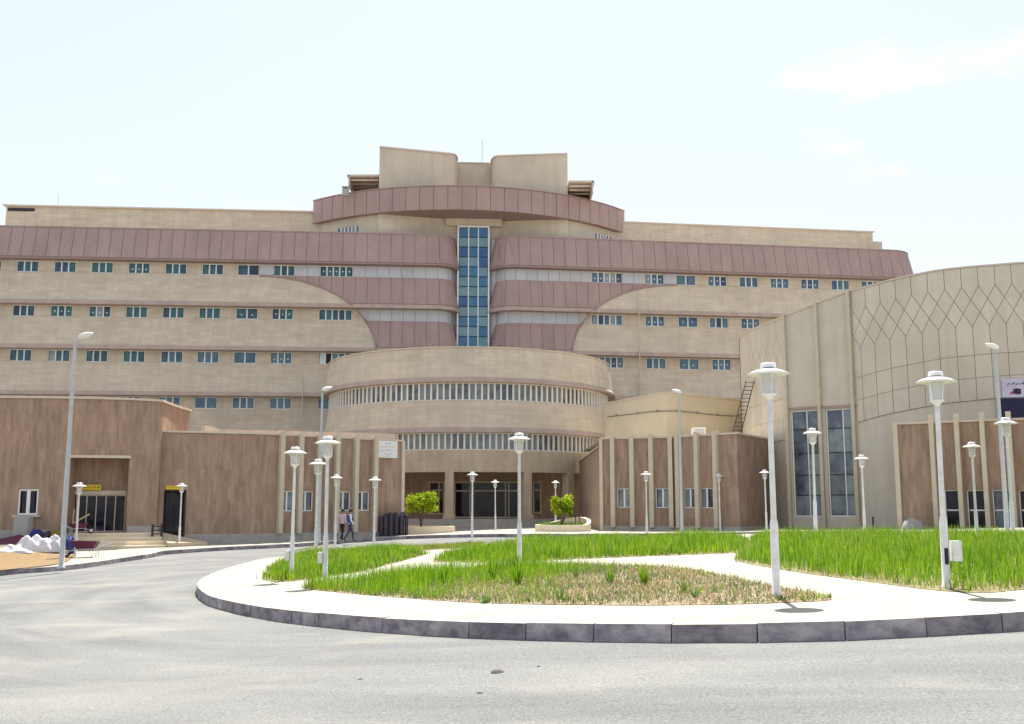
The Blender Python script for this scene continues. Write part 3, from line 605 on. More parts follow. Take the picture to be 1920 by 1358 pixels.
# window rows
rowsL = {0: [(-18, 497.5, 3), (52, 498, 3), (122, 499, 3), (192, 500, 3), (261, 501, 3), (330, 502, 3), (399, 503, 3), (466, 505, 2), (533, 506, 3), (631, 507, 5)],
         1: [(-27, 582, 3), (44, 583, 3), (115, 584, 3), (187, 585, 3), (256, 585, 3), (325, 586, 3), (393, 587, 3), (463, 588, 2), (530, 588, 3), (629, 588, 5)],
         2: [(-33, 668, 3), (38, 669, 3), (110, 669, 3), (181, 670, 3), (251, 670, 3), (322, 671, 3), (390, 671, 3), (459, 672, 2), (527, 672, 3), (628, 673, 5)],
         3: [(30, 757, 3), (100, 757, 3), (172, 757, 3), (243, 757, 3), (317, 757, 3), (386, 757, 2), (456, 758, 3), (526, 758, 3), (617, 758, 2)]}
rowsR = {0: [(1138, 518, 5), (1227, 521, 3), (1286, 523, 2), (1345, 525, 3), (1404, 527, 3), (1462, 530, 3), (1519, 532, 3), (1576, 533, 3), (1632, 535, 3)],
         1: [(1138, 598, 5), (1228, 600, 3), (1290, 602, 2), (1348, 603, 3), (1407, 604, 3), (1465, 605, 3), (1522, 606, 3), (1580, 606, 3)],
         2: [(1140, 680, 5), (1230, 681, 3), (1292, 682, 2), (1353, 683, 3), (1411, 684, 3), (1469, 684, 3), (1527, 684, 3)],
         3: [(1236, 760, 3), (1300, 760, 3)]}
WW = {3: 1.86, 2: 1.92, 5: 2.95}
STK = {(0, 4), (1, 2), (1, 3), (1, 7), (1, 8), (2, 8), (0, 9)}
for P, rr, side in ((PL, rowsL, 'L'), (PR, rowsR, 'R')):
    for r, lst in rr.items():
        z0, z1 = rows[r]; z1 -= .12; ops = []
        for j, (u, v, n) in enumerate(lst):
            s = P.hit(u, v)[0]; wd = WW[n]*(1.0 if side == 'L' else .98); ops.append((s-wd/2, s+wd/2, z0+.02, z1-.03, .2))
            stick = (1+(j+r) % 2) if ((r, j) in STK if side == 'L' else (j*7+r*3) % 5 < 3) else 0
            sp_ = {0: M['sticker'], 1: M['dark']} if (side == 'L' and r == 2 and j == 9) else None
            gm = M['glassteal'] if side == 'L' and r < 3 and j < 8 else (M['glassblue'] if side == 'R' or r == 3 else M['glassteal'])
            if side == 'L' and r == 2 and j >= 5: gm = M['glassblue']
            window(main, P.pos(s, -.08, (z0+z1)/2-.005), P.ang(s), wd-.01, z1-z0-.06, (1,)*n, fw=.05, mw=.11, gm=gm, sticker=stick, special=sp_)
        mb = MB(); wall(mb, P, 0, P.L, z0-.05, z1+.05, ops, .2); mb.obj('window_row_wall', M['beige'], main)
        # pale infill panels near the tower
        if r < 2:
            if r == 0: lim = (P.hit(488, 505)[0], P.L) if side == 'L' else (0, P.hit(1272, 522)[0])
            else: lim = (P.hit(668, 588)[0], P.L) if side == 'L' else (0, P.hit(1108, 598)[0])
            cuts = [lim[0]]
            for o in sorted(ops):
                if o[1] > lim[0]+.1 and o[0] < lim[1]-.1: cuts += [max(o[0], lim[0]), min(o[1], lim[1])]
            cuts.append(lim[1])
            for a, b in zip(cuts[0::2], cuts[1::2]):
                if b-a < .15: continue
                n = max(1, round((b-a)/1.05)); bnd = boundL if side == 'L' else boundR
                for k in range(n):
                    panel(P, a+(b-a)*k/n+.022, a+(b-a)*(k+1)/n-.022, z0+.01, z1+.02, lambda z: 0.0, .05, M['infill'], main, 'infill_panel', zlo=(bnd if r == 1 else None), base=.006)
# lowest wall below the second row
for P in (PL, PR):
    mb = MB(); wall(mb, P, 0, P.L, -1.5, rows[3][0]-.05); mb.obj('lower_wall', M['beige'], main)
# drain pipes
for u, v0, v1, P in ((570, 700, 800, PL), (1193, 560, 745, PR), (1193, 700, 745, PR)):
    s, za = P.hit(u, v0); zb = P.hit(u, v1)[1]; mb = MB(); mb.tube([P.pos(s, .9, za), P.pos(s, .9, zb)], .05, 6); mb.obj('drain_pipe', M['beige_smooth'], main)
# attic behind the parapet
AL = Path([PL.p[0], Lend+dl*4]).shift(-4.0); za = AL.hit(300, 393)[1]; a0 = AL.hit(12, 388)[0]; a1 = AL.L-.1
mb = MB(); wall(mb, AL, a0, a1, top1-.5, za); body(mb, AL, a0, a1, 9, top1-.5, za); mb.obj('attic_wall', M['beige'], main)
mb = MB(); sweep(mb, AL, a0-.25, a1, [(.22, za), (.22, za+.13), (-.4, za+.13), (-.4, za)]); mb.obj('attic_coping', M['coping'], main)
mb = MB(); s_ = AL.hit(40, 394)[0]; mb.box(AL.pos(s_, .03, za-.3), (2.4, .05, .3), AL.ang(s_)); mb.obj('attic_recess_shade', M['darkmetal'], main)  # thin dark strip stands in for shade in the recess under the overhang
AR = Path([Rs-dr*1.0, Re+dr*3]).shift(-4.0); zr = AR.hit(1400, 427)[1]; a0 = .1; a1 = AR.hit(1636, 437)[0]
mb = MB(); wall(mb, AR, a0, a1, top1-.5, zr); body(mb, AR, a0, a1, 9, top1-.5, zr); mb.obj('attic_wall', M['beige'], main)
mb = MB(); sweep(mb, AR, a0, a1+.15, [(.12, zr), (.12, zr+.13), (-.4, zr+.13), (-.4, zr)]); mb.obj('attic_coping', M['coping'], main)
a2 = AR.hit(1654, 455)[0]; zq = AR.hit(1645, 453)[1]; mb = MB(); wall(mb, AR, a1, a2, top1-.5, zq); body(mb, AR, a1, a2, 6, top1-.5, zq); mb.obj('attic_step', M['beige'], main)
# rear volume so light cannot leak through
mb = MB(); mb.box((-24, 101, 12), (46, 14, 24), R(4.3)); mb.box((17, 105, 12), (40, 14, 24), R(8)); mb.obj('rear_wing', M['beige_smooth'], main)
# top storey under the round roof, two roof boxes, round mauve fascia
Yf = 88.4; fz1 = 1.6+ray(880, 350).z/ray(880, 350).y*Yf; fz0 = 1.6+ray(880, 394).z/ray(880, 394).y*Yf
pl_ = at(588, 378, (fz1-1.6)/(ray(588, 378).z/ray(588, 378).y)); pr_ = at(1170, 397, (fz1-1.6)/(ray(1170, 397).z/ray(1170, 397).y)); pc_ = at(884, 350, Yf)
def circ3(a, b, c):
    ax, ay, bx, by, cx, cy = a.x, a.y, b.x, b.y, c.x, c.y; d = 2*(ax*(by-cy)+bx*(cy-ay)+cx*(ay-by))
    ux = ((ax*ax+ay*ay)*(by-cy)+(bx*bx+by*by)*(cy-ay)+(cx*cx+cy*cy)*(ay-by))/d; uy = ((ax*ax+ay*ay)*(cx-bx)+(bx*bx+by*by)*(ax-cx)+(cx*cx+cy*cy)*(bx-ax))/d
    return Vector((ux, uy)), math.hypot(ax-ux, ay-uy)
fc, fr = circ3(pl_, pc_, pr_); t0 = math.degrees(math.atan2(pl_.y-fc.y, pl_.x-fc.x)); t1 = math.degrees(math.atan2(pr_.y-fc.y, pr_.x-fc.x))
if t0 > 0: t0 -= 360
if t1 > 0: t1 -= 360
print('fascia', fc, fr, t0, t1, fz0, fz1)
PF = Path(arc(fc, fr, t0, t1, 56))
mb = MB(); sweep(mb, PF, 0, PF.L, [(0, fz1), (-.3, fz1), (-.3, fz0), (0, fz0)]); mb.obj('fascia_backing', M['mauve_dark'], main)
n = int(PF.L/1.25)
for k in range(n): panel(PF, PF.L*k/n+.03, PF.L*(k+1)/n-.03, fz0+.02, fz1-.02, lambda z: 0, .06, M['mauve'], main)
mb = MB(); sweep(mb, PF, 0, PF.L, [(.12, fz1+.002), (.12, fz1+.09), (-.5, fz1+.09), (-.5, fz1+.002)]); mb.obj('fascia_coping', M['mauve'], main)
mb = MB(); q = [PF.xy(t, -.02) for t in PF.breaks(0, PF.L)]
ring = q+[Vector((q[-1].x+.3, q[-1].y+8)), Vector((q[0].x-.3, q[0].y+8))]
for z in (fz0+.03, fz1-.1): mb.add([(p.x, p.y, z) for p in ring], [tuple(range(len(ring)))])
for zz_ in (1,):
    a_, b_ = ring[-1], ring[0]; mb.add([(a_.x, a_.y, fz0+.03), (b_.x, b_.y, fz0+.03), (b_.x, b_.y, fz1-.1), (a_.x, a_.y, fz1-.1)], [(0, 1, 2, 3)])
    a_, b_ = ring[-3], ring[-2]; mb.add([(a_.x, a_.y, fz0+.03), (b_.x, b_.y, fz0+.03), (b_.x, b_.y, fz1-.1), (a_.x, a_.y, fz1-.1)], [(0, 1, 2, 3)])
mb.obj('roof_soffit', M['mauve_dark'], main)
# curved wall of the top storey
ua_, ub_, uc_ = Vector((pl_.x+.7, pl_.y+1.2)), Vector((pr_.x-.7, pr_.y+1.2)), at(884, 420, 91.75)
uc, ur = circ3(ua_, uc_, ub_); v0_, v1_ = [math.degrees(math.atan2(q.y-uc.y, q.x-uc.x)) for q in (ua_, ub_)]
PU = Path(arc(uc, ur, v0_ if v0_ < 0 else v0_-360, v1_ if v1_ < 0 else v1_-360, 48)); ops = []
mb = MB(); wall(mb, PU, 0, PU.L, top1-.6, fz0+.03); mb.obj('inner_wall', M['beige_smooth'], main)
PU = PF.shift(-.55)
for uu, vv in ((652, 434), (1132, 448)):
    s, z = PU.hit(uu, vv); ops.append((s-1.3, s+1.3, z-.75, z+.45, .15)); window(main, PU.pos(s, -.1, z-.15), PU.ang(s), 2.55, 1.18, (1,)*6, mw=.14, gm=M['glassgrey'], sticker=0)
mb = MB(); wall(mb, PU, .25, PU.hit(713, 405)[0], top1-.6, fz0+.03, [o for o in ops if o[0] < PU.L/2]); mb.obj('top_storey_wall', M['beige_smooth'], main); mb = MB(); wall(mb, PU, PU.hit(1062, 420)[0], PU.L-.25, top1-.6, fz0+.03, [o for o in ops if o[0] > PU.L/2]); mb.obj('top_storey_wall', M['beige_smooth'], main)
# boxes: below the soffit they are the bright fronts beside the glass, above the roof they are two towers
bz = 1.6+ray(712, 277).z/ray(712, 277).y*89.7
def boxfront(uo, vo, ui, vi, left):
    po = at(uo, vo, (bz-1.6)/(ray(uo, vo).z/ray(uo, vo).y)); pi = at(ui, vi, (bz-1.6)/(ray(ui, vi).z/ray(ui, vi).y)); return Vector((po.x, po.y)), Vector((pi.x, pi.y))
lo_, li_ = boxfront(712, 277, 846, 290, True); ro_, ri_ = boxfront(1064, 290, 936, 294, False)
def rounded(o, i, left):
    d = (i-o).normalized(); nb = Vector((-d.y, d.x)) if left else Vector((d.y, -d.x)); pts = [o]+[i+d*(.95*math.sin(t*math.pi/18))+nb*(2.3*(1-math.cos(t*math.pi/18))) for t in range(10)]; e = pts[-1]+nb*1.5; return pts+[e]
LB = rounded(lo_, li_, True); RB = rounded(ro_, ri_, False)[::-1]
for pts, nm in ((LB, 'l'), (RB, 'r')):
    P = Path(pts); mb = MB(); wall(mb, P, 0, P.L, top1-2.2, bz)
    if nm == 'l': bk = [pts[-1]+Vector((0, 4)), Vector((pts[0].x, pts[0].y+7))]; ring = pts+bk
    else: bk = [Vector((pts[-1].x, pts[-1].y+7)), pts[0]+Vector((0, 4))]; ring = pts+bk
    mb.add([(p[0], p[1], bz) for p in ring], [tuple(range(len(ring)))])
    k = len(pts)-1
    for i in range(k, len(ring)):
        a, b = ring[i], ring[(i+1) % len(ring)]; mb.add([(a[0], a[1], top1-2.2), (b[0], b[1], top1-2.2), (b[0], b[1], bz), (a[0], a[1], bz)], [(0, 1, 2, 3)])
    mb.obj('roof_tower', M['beige_smooth'], main)
    mb = MB(); sweep(mb, P, 0, P.L, [(.1, bz), (.1, bz+.14), (-.3, bz+.14), (-.3, bz)]); mb.obj('tower_coping', M['coping'], main)
rz_ = at(888, 307, 95.0); mb = MB(); mb.box((rz_.x, 97.0, (rz_.z+top1)/2+.4), (6.4, 4, rz_.z-top1-.8), R(4)); mb.obj('tower_link_wall', M['beige_smooth'], main)
mb = MB(); mb.box((rz_.x, 95.15, rz_.z+.06), (6, .5, .12), R(4)); mb.obj('link_coping', M['coping'], main)
# glass tower
gl, gr, gtop, gbot = at(858, 424, 91.2), at(918, 424, 91.2), at(888, 424, 91.2).z, at(888, 672, 91.2).z
nrow = 13; o = window(main, ((gl.x+gr.x)/2, 91.2, (gtop+gbot)/2), R(3), gr.x-gl.x, gtop-gbot, (1, 1, 1), (1,)*nrow, fw=.14, dp=.2, mw=.09, gm=M['glasstower'], name='curtain_wall', rail=M['navyrail'], special={c*nrow+r: M['towerblue' if (r*5//3+c//2) % 4 in (0, 1) else 'towergrey'] for c in range(3) for r in range(nrow)})
mb = MB()
for sx, x in ((-1, gl.x-.13), (1, gr.x+.13)): mb.box((x+sx*.2, 91.6, (gtop+gbot)/2-.6), (.62, .12, gtop-gbot-1.2), R(3)+sx*R(-35))
mb.obj('tower_side_trim', M['infill'], main)
hw = MB(); hw.box(((gl.x+gr.x)/2, 91.55, (gtop+fz0)/2+.1), (5.2, .5, fz0-gtop+.1), R(3)); hw.obj('tower_head_wall', M['beige_smooth'], main)
hw = MB(); hw.box(((gl.x+gr.x)/2, 92.2, (gtop-2)/2), (5.0, .5, gtop), R(3)); hw.obj('tower_back_wall', M['infill'], main)
# roof canopies beside the boxes and small roof things
for nm, pts in (('l', [(658, 340), (712, 341), (712, 352), (668, 358)]), ('r', [(1066, 348), (1112, 354), (1098, 372), (1066, 366)])):
    sg = -1 if nm == 'l' else 1; c0 = at(*pts[0 if nm == 'l' else 0], 94); mb = MB()
    xa = at(660 if nm == 'l' else 1110, 345, 93).x; xb = (LB[0].x if nm == 'l' else RB[-1].x); zt = at(660 if nm == 'l' else 1108, 342 if nm == 'l' else 353, 92).z
    mb.box(((xa+xb)/2, 92.5, zt), (abs(xb-xa), 5, .18)); mb.box((xa-sg*.2, 92.5, zt-.5), (.12, 5, 1.1)); mb.box(((xa+xb)/2, 94.9, zt-.7), (abs(xb-xa), .15, 1.3))
    for q in range(4): mb.box(((xa+xb)/2, 90.4+q*1.2, zt-.32), (abs(xb-xa)-.3, .1, .16))
    mb.obj('roof_canopy', M['coping'], main)
def roofthing(name, lab, cat, build):
    mb = MB(); mm = build(mb); return mb.obj(name, mm, label=lab, cat=cat)
p = at(904, 308, 95.6); mb = MB(); mb.tube([(p.x, p.y, rz_.z+.1), (p.x, p.y, at(904, 263, 95.6).z)], .035, 5); mb.obj('antenna', M['galv'], label='thin lightning rod on the roof link above the glass tower', cat='antenna')
p = at(944, 292, 94.6); root = empty('roof_camera', (p.x, p.y, bz+.14), 'white dome camera on a short mast on the right roof tower', 'camera')
mb = MB(); mb.tube([(p.x, p.y, bz+.14), (p.x, p.y, bz+.75)], .05, 6); mb.obj('mast', M['galv'], root)
mb = MB(); mb.lathe([(.001, .32), (.14, .28), (.2, .12), (.2, 0), (.1, -.1), (.001, -.1)], 12, c=(p.x, p.y, bz+.84)); mb.obj('housing', M['white'], root)
p = at(648, 362, 89.5); root = empty('roof_vent', (p.x, p.y, p.z-.3), 'small boxy vent standing on the left of the round mauve roof', 'vent')
mb = MB(); mb.box((p.x, p.y, p.z+.0), (.55, .55, .6)); mb.obj('stack', M['cabinet'], root)
mb = MB(); mb.box((p.x, p.y, p.z+.52), (.66, .66, .06)); [mb.box((p.x+a*.24, p.y+b*.24, p.z+.4), (.05, .05, .2)) for a in (-1, 1) for b in (-1, 1)]; mb.obj('cowl', M['galv'], root)
s_ = AL.hit(107, 390)[0]; p = AL.pos(s_, -.2, za+.13); mb = MB(); mb.tube([p, p+Vector((0, 0, 1.25))], .025, 5); mb.obj('antenna', M['galv'], label='thin rod on the roof at the far left', cat='antenna')
# ------------------------------------------------------------------ entrance rotunda
C0 = (-3.52, 83.6); R0 = 11.55; rot = empty('entrance_rotunda', (C0[0], C0[1], 0), 'round beige entrance hall with two ribbon window bands and a columned porch', 'building')
def zat(v, Y=72.0, u=885): return 1.6+ray(u, v).z/ray(u, v).y*Y
D0 = Path(arc(C0, R0, 180, 360, 90))
zt = zat(652); zl1 = zat(713); ws1 = (zat(751, 72.2), zat(719, 72.2)); zl2 = zat(807); ws2 = (zat(844, 72.2), zat(816, 72.2)); zp = zat(885)
mb = MB(); sweep(mb, D0, 0, D0.L, [(0, zt), (.32, zl1), (-.3, zl1), (-.3, zt)]); mb.obj('drum_wall', M['beige'], rot)
mb = MB(); ring = [D0.xy(t, -.1) for t in D0.breaks(0, D0.L)]; mb.add([(q.x, q.y, zt-.25) for q in ring], [tuple(range(len(ring)))]); mb.obj('roof', M['beige_smooth'], rot)
mb = MB(); sweep(mb, D0, 0, D0.L, [(.06, zt+.002), (.06, zt+.1), (-.35, zt+.1), (-.35, zt+.002)]); mb.obj('drum_coping', M['beige_smooth'], rot)
for z in (zl1, zl2):
    mb = MB(); sweep(mb, D0, 0, D0.L, [(.30, z+.20), (.46, z-.004), (.46, z-.15), (-.25, z-.15), (-.25, z-.006), (.3, z-.006)]); mb.obj('ledge', M['ledge'], rot)
mb = MB(); sweep(mb, D0, 0, D0.L, [(-.18, ws1[0]-.02), (-.02, ws1[0]-.02), (.32, zl2), (-.18, zl2)]); mb.obj('drum_wall', M['beige'], rot)
mb = MB(); sweep(mb, D0, 0, D0.L, [(-.3, zt-.3), (-.28, zt-.3), (-.28, zp+.06), (-.3, zp+.06)]); mb.obj('inner_wall', M['dark'], rot)
da = R(2.27)*R0
def ribbon(z0, z1, a, b, gm):
    n = int((b-a)/da); h = z1-z0; mp_ = pane_mesh(da-.13, h-.14, gm); mm_ = MB(); mm_.box((0, 0, 0), (.13, .16, h)); mm_ = mm_.mesh('mullion', M['cream_frame'])
    for k in range(n):
        t = a+(k+.5)*(b-a)/n; place('pane', mp_, rot, D0.pos(t, -.2, (z0+z1)/2), D0.ang(t))
        t = a+k*(b-a)/n; place('mullion', mm_, rot, D0.pos(t, -.16, (z0+z1)/2), D0.ang(t))
    mb = MB()
    for zc in (z0+.035, z1-.035): sweep(mb, D0, a, b, [(-.13, zc+.035), (-.13, zc-.035), (-.24, zc-.035), (-.24, zc+.035)])
    mb.obj('window_rail', M['cream_frame'], rot)
ribbon(ws1[0], zl1-.15, D0.L*.04, D0.L*.96, M['glassgrey'])
ribbon(ws2[0], zl2-.15, D0.L*.16, D0.L*.86, M['glassgrey'])
mb = MB(); sweep(mb, D0, D0.L*.1, D0.L*.9, [(0, zp), (0, ws2[0]-.01), (-.35, ws2[0]-.01), (-.35, zp)]); mb.obj('porch_lintel', M['travlight'], rot)
fzp = .72
PO = D0
for u in (842, 990, 1071):
    s, _ = D0.hit(u, 930); q = D0.pos(s, -.3, 0); mb = MB(); mb.box((q.x, q.y, (fzp+zp)/2), (.6, .6, zp-fzp-.004), D0.ang(s)); mb.box((q.x, q.y, fzp+.16), (.8, .8, .3), D0.ang(s)); mb.obj('column', M['travlight'], rot)
def inner(d): return Path(arc((C0[0], C0[1]-.0), R0-d, 200, 340, 40))
mb = MB(); mb.box((-2.2, 78.05, 2), (18, .2, 5)); bw = mb.obj('porch_back_wall', M['trav'], rot)
mb = MB(); ring = [D0.xy(t, .25) for t in D0.breaks(D0.L*.1, D0.L*.9)]; ring += [Vector((7, 78)), Vector((-13, 78))]
mb.add([(q.x, q.y, fzp) for q in ring], [tuple(range(len(ring)))])
for a, b in zip(ring, ring[1:]): mb.add([(a.x, a.y, fzp), (b.x, b.y, fzp), (b.x, b.y, -1), (a.x, a.y, -1)], [(0, 1, 2, 3)])
mb.obj('porch_floor', M['plinth'], rot)
for i, (o0, z) in enumerate(((.55, .50), (.85, .28))):
    mb = MB(); s0, s1 = D0.hit(845, 985)[0], D0.hit(1000, 985)[0]; sweep(mb, D0, s0, s1, [(.25, z), (o0, z), (o0, -1), (.25, -1)]); mb.obj('step', M['plinth'], rot)
mb = MB(); ring = [D0.xy(t, -.05) for t in D0.breaks(D0.L*.1, D0.L*.9)]; ring += [Vector((7, 78)), Vector((-13, 78))]; mb.add([(q.x, q.y, zp+.02) for q in ring], [tuple(range(len(ring)))]); mb.obj('porch_ceiling', M['travlight'], rot)
# glazing under the porch
def pw(u, v, Y=77.9): return at(u, v, Y)
for u0, u1, v0, v1, cols_, rows_, lab in ((851, 984, 903, 972, (1.1, .25, 2.4, .25, 1.1), (3.2, 1), 'wide glazed entrance doors with a transom'), (803, 834, 903, 965, (2, 1), (3, 1), None), (999, 1015, 903, 963, (1,), (3, 1), None)):
    a, b = pw(u0, v1), pw(u1, v0); a.z = max(a.z, fzp+.01); window(rot, ((a.x+b.x)/2, 77.88, (a.z+b.z)/2), 0, b.x-a.x, b.z-a.z, cols_, rows_, fw=.1, dp=.12, mw=.1, fm=M['coping'], gm=M['glassdark'], name='entrance_door' if lab else 'porch_window', label=lab)
# ------------------------------------------------------------------ low right wing, cream block
ZW = 5.7
rw = empty('right_wing', (10, 62, 0), 'low brown travertine wing with cream pillars right of the entrance', 'building')
q1 = at(1125, 900, 62.0); q2 = at(1263, 900, 60.4); q3 = at(1384, 900, 57.2); q4 = at(1442, 900, 62.2)
PRW = Path([(q1.x, q1.y), (q2.x, q2.y), (q3.x, q3.y), (q4.x, q4.y+.0)])
zrw = PRW.hit(1264, 821)[1]
ops = []; wins = []
for u in (1170, 1242, 1295, 1327):
    s, z = PRW.hit(u, 933); ops.append((s-.45, s+.45, z-.62, z+.55, .2)); wins.append((s, z))
mb = MB(); wall(mb, PRW, 0, PRW.L, -1, zrw, ops); mb.obj('wall', M['trav'], rw)
mb = MB(); b1 = [(q1.x, q1.y), (q2.x, q2.y), (q3.x, q3.y), (q4.x, q4.y), (q4.x, 75), (5.2, 75.5)]
mb.add([(x, y, zrw-.02) for x, y in b1], [tuple(range(6))]); mb.obj('roof', M['beige_smooth'], rw)
mb = MB(); mb.add([(q1.x, q1.y, -1), (5.0, 75.5, -1), (5.0, 75.5, zrw-.7), (q1.x, q1.y, zrw-.35)], [(0, 1, 2, 3)]); mb.box((q1.x+.02, q1.y+.3, (zrw-1)/2), (.12, .7, zrw+1)); mb.obj('courtyard_wall', M['trav'], rw)
mb = MB(); mb.add([(q1.x-.08, q1.y, zrw-.35), (4.92, 75.5, zrw-.7), (5.2, 75.5, zrw-.7), (q1.x+.2, q1.y, zrw-.35)], [(0, 1, 2, 3)]); mb.add([(q1.x-.08, q1.y, zrw-.35), (4.92, 75.5, zrw-.7), (4.92, 75.5, zrw-.8), (q1.x-.08, q1.y, zrw-.45)], [(0, 1, 2, 3)]); mb.obj('wall_coping', M['coping'], rw)
mb = MB(); sweep(mb, PRW, 0, PRW.L, [(.07, zrw+.003), (.07, zrw+.11), (-.3, zrw+.11), (-.3, zrw+.003)]); mb.obj('coping', M['coping'], rw)
mb = MB(); sweep(mb, PRW, 0, PRW.L, [(.10, -1), (.10, .42), (0.004, .46), (0.004, -1)]); mb.obj('plinth', M['plinth'], rw)
for u, ub in ((1148.5, 1152), (1185, 1188), (1221, 1225), (1258, 1261), (1271, 1275), (1306, 1310), (1340, 1344)):
    s, _ = PRW.hit((u+ub)/2, 900); p = PRW.pos(s, .12, (zrw+.45)/2+.08); mb = MB(); mb.box(p, (.26, .3, zrw-.45+.32), PRW.ang(s)); mb.obj('pillar', M['pillar'], rw)
p = PRW.pos(.1, .02, (zrw-1)/2); mb = MB(); mb.box(p, (.2, .2, zrw+1), PRW.ang(0)); mb.obj('corner_strip', M['coping'], rw)
for s, z in wins: window(rw, PRW.pos(s, -.12, z-.035), PRW.ang(s), .88, 1.15, (1, 1), fw=.05, mw=.1, gm=M['glassgrey'], sticker=0)
cb = empty('cream_block', (10, 70, 0), 'plain cream rendered block rising behind the right pillared wing', 'building')
zc = at(1250, 737, 66).z; e1, e2, e3 = at(1133, 758, (zc-1.6)/(ray(1133, 758).z/ray(1133, 758).y)), at(1250, 737, 66), at(1400, 753, (zc-1.6)/(ray(1400, 753).z/ray(1400, 753).y))
PCB = Path([(e1.x, e1.y), (e2.x, e2.y), (e3.x, e3.y)])
mb = MB(); wall(mb, PCB, 0, PCB.L, -1, zc); body(mb, PCB, 0, PCB.L, 7, -1, zc); mb.obj('wall', M['yellow'], cb)
mb = MB(); sweep(mb, PCB, 0, PCB.L, [(.05, zc+.003), (.05, zc+.1), (-.3, zc+.1), (-.3, zc+.003)]); mb.obj('coping', M['beige_smooth'], cb)
# cable across the cream block
pts = []
for u, v in ((1138, 782), (1155, 780), (1175, 778), (1195, 776), (1212, 773), (1232, 772), (1250, 771), (1272, 771), (1290, 773), (1308, 775), (1326, 777), (1345, 779), (1372, 780), (1392, 780)):
    s, z = PCB.hit(u, v, .08); pts.append(PCB.pos(s, .08, z))
root = empty('wall_cable', pts[0], 'sagging dark cable with hooks strung across the cream block', 'cable')
mb = MB(); mb.tube(pts, .022, 5); mb.obj('cable', M['darkmetal'], root)
for p in pts[1::2]: mb = MB(); mb.tube([p+Vector((0, .1, .12)), p, p+Vector((.06, -.03, .1))], .018, 4); mb.obj('hook', M['darkmetal'], root)
# ladder against the round hall, air conditioner on the wing roof
la, lb = at(1374, 811, 63), at(1399, 714, 64.6); root = empty('ladder', la, 'dark metal ladder leaning up from the wing roof against the round hall', 'ladder')
wv = Vector((.52, 0, 0))
for k in (0, 1): mb = MB(); mb.tube([la+wv*k, lb+wv*k], .03, 5); mb.obj('rail', M['darkmetal'], root)
for k in range(13): p = la.lerp(lb, (k+.5)/13); mb = MB(); mb.tube([p, p+wv], .022, 4); mb.obj('rung', M['darkmetal'], root)
p = at(1312, 813, 60.5); root = empty('air_cooler', (p.x, p.y+.4, zrw), 'white boxy air cooler standing on the right wing roof', 'air cooler')
mb = MB(); mb.box((p.x, p.y+.4, zrw+.33), (.75, .6, .62)); mb.obj('casing', M['white'], root); mb = MB(); [mb.box((p.x, p.y+.09, zrw+.15+k*.09), (.6, .03, .03)) for k in range(5)]; mb.obj('louvre', M['cabinet'], root)
# ------------------------------------------------------------------ round hall on the right
hall = empty('round_hall', (24, 66, 0), 'round cream hall with a diamond panel pattern and tall slot windows', 'building')
hp = [at(1388, 700, 68.0), at(1420, 700, 64.2), at(1445, 700, 62.3), at(1471, 700, 60.5), at(1600, 700, 58.0), at(1640, 700, 57.0), at(1690, 700, 56.1), at(1769, 700, 55.0), at(1869, 700, 54.3), at(1980, 700, 54.0), at(2120, 700, 54.2), at(2300, 700, 55.5)]
hc = catmull([(p.x, p.y, 0) for p in hp[:4]], 3, False); hd = catmull([(p.x, p.y, 0) for p in hp[4:]], 4, False)
PH1 = Path([(p.x, p.y) for p in hc]); PH2 = Path([(p.x, p.y) for p in [hc[-1], hd[0]]]); PH3 = Path([(p.x, p.y) for p in hd])
def lerpz(P, keys):
    ks = [(P.hit(u, v)[0], P.hit(u, v)[1]) for u, v in keys]; ks.sort()
    return lambda s: float(np.interp(s, [k[0] for k in ks], [k[1] for k in ks]))
zt1 = lerpz(PH1, [(1396, 628), (1432, 611), (1470, 595)]); zt2 = lerpz(PH2, [(1471, 594), (1530, 571), (1597, 545)]); zt3 = lerpz(PH3, [(1601, 546), (1640, 535), (1690, 522), (1769, 507), (1869, 498), (1920, 494), (2050, 491)])
zb1 = lerpz(PH1, [(1405, 838), (1449, 829), (1471, 825)]); zb3 = lerpz(PH3, [(1610, 792), (1672, 775), (1769, 757), (1869, 747), (1980, 742)])
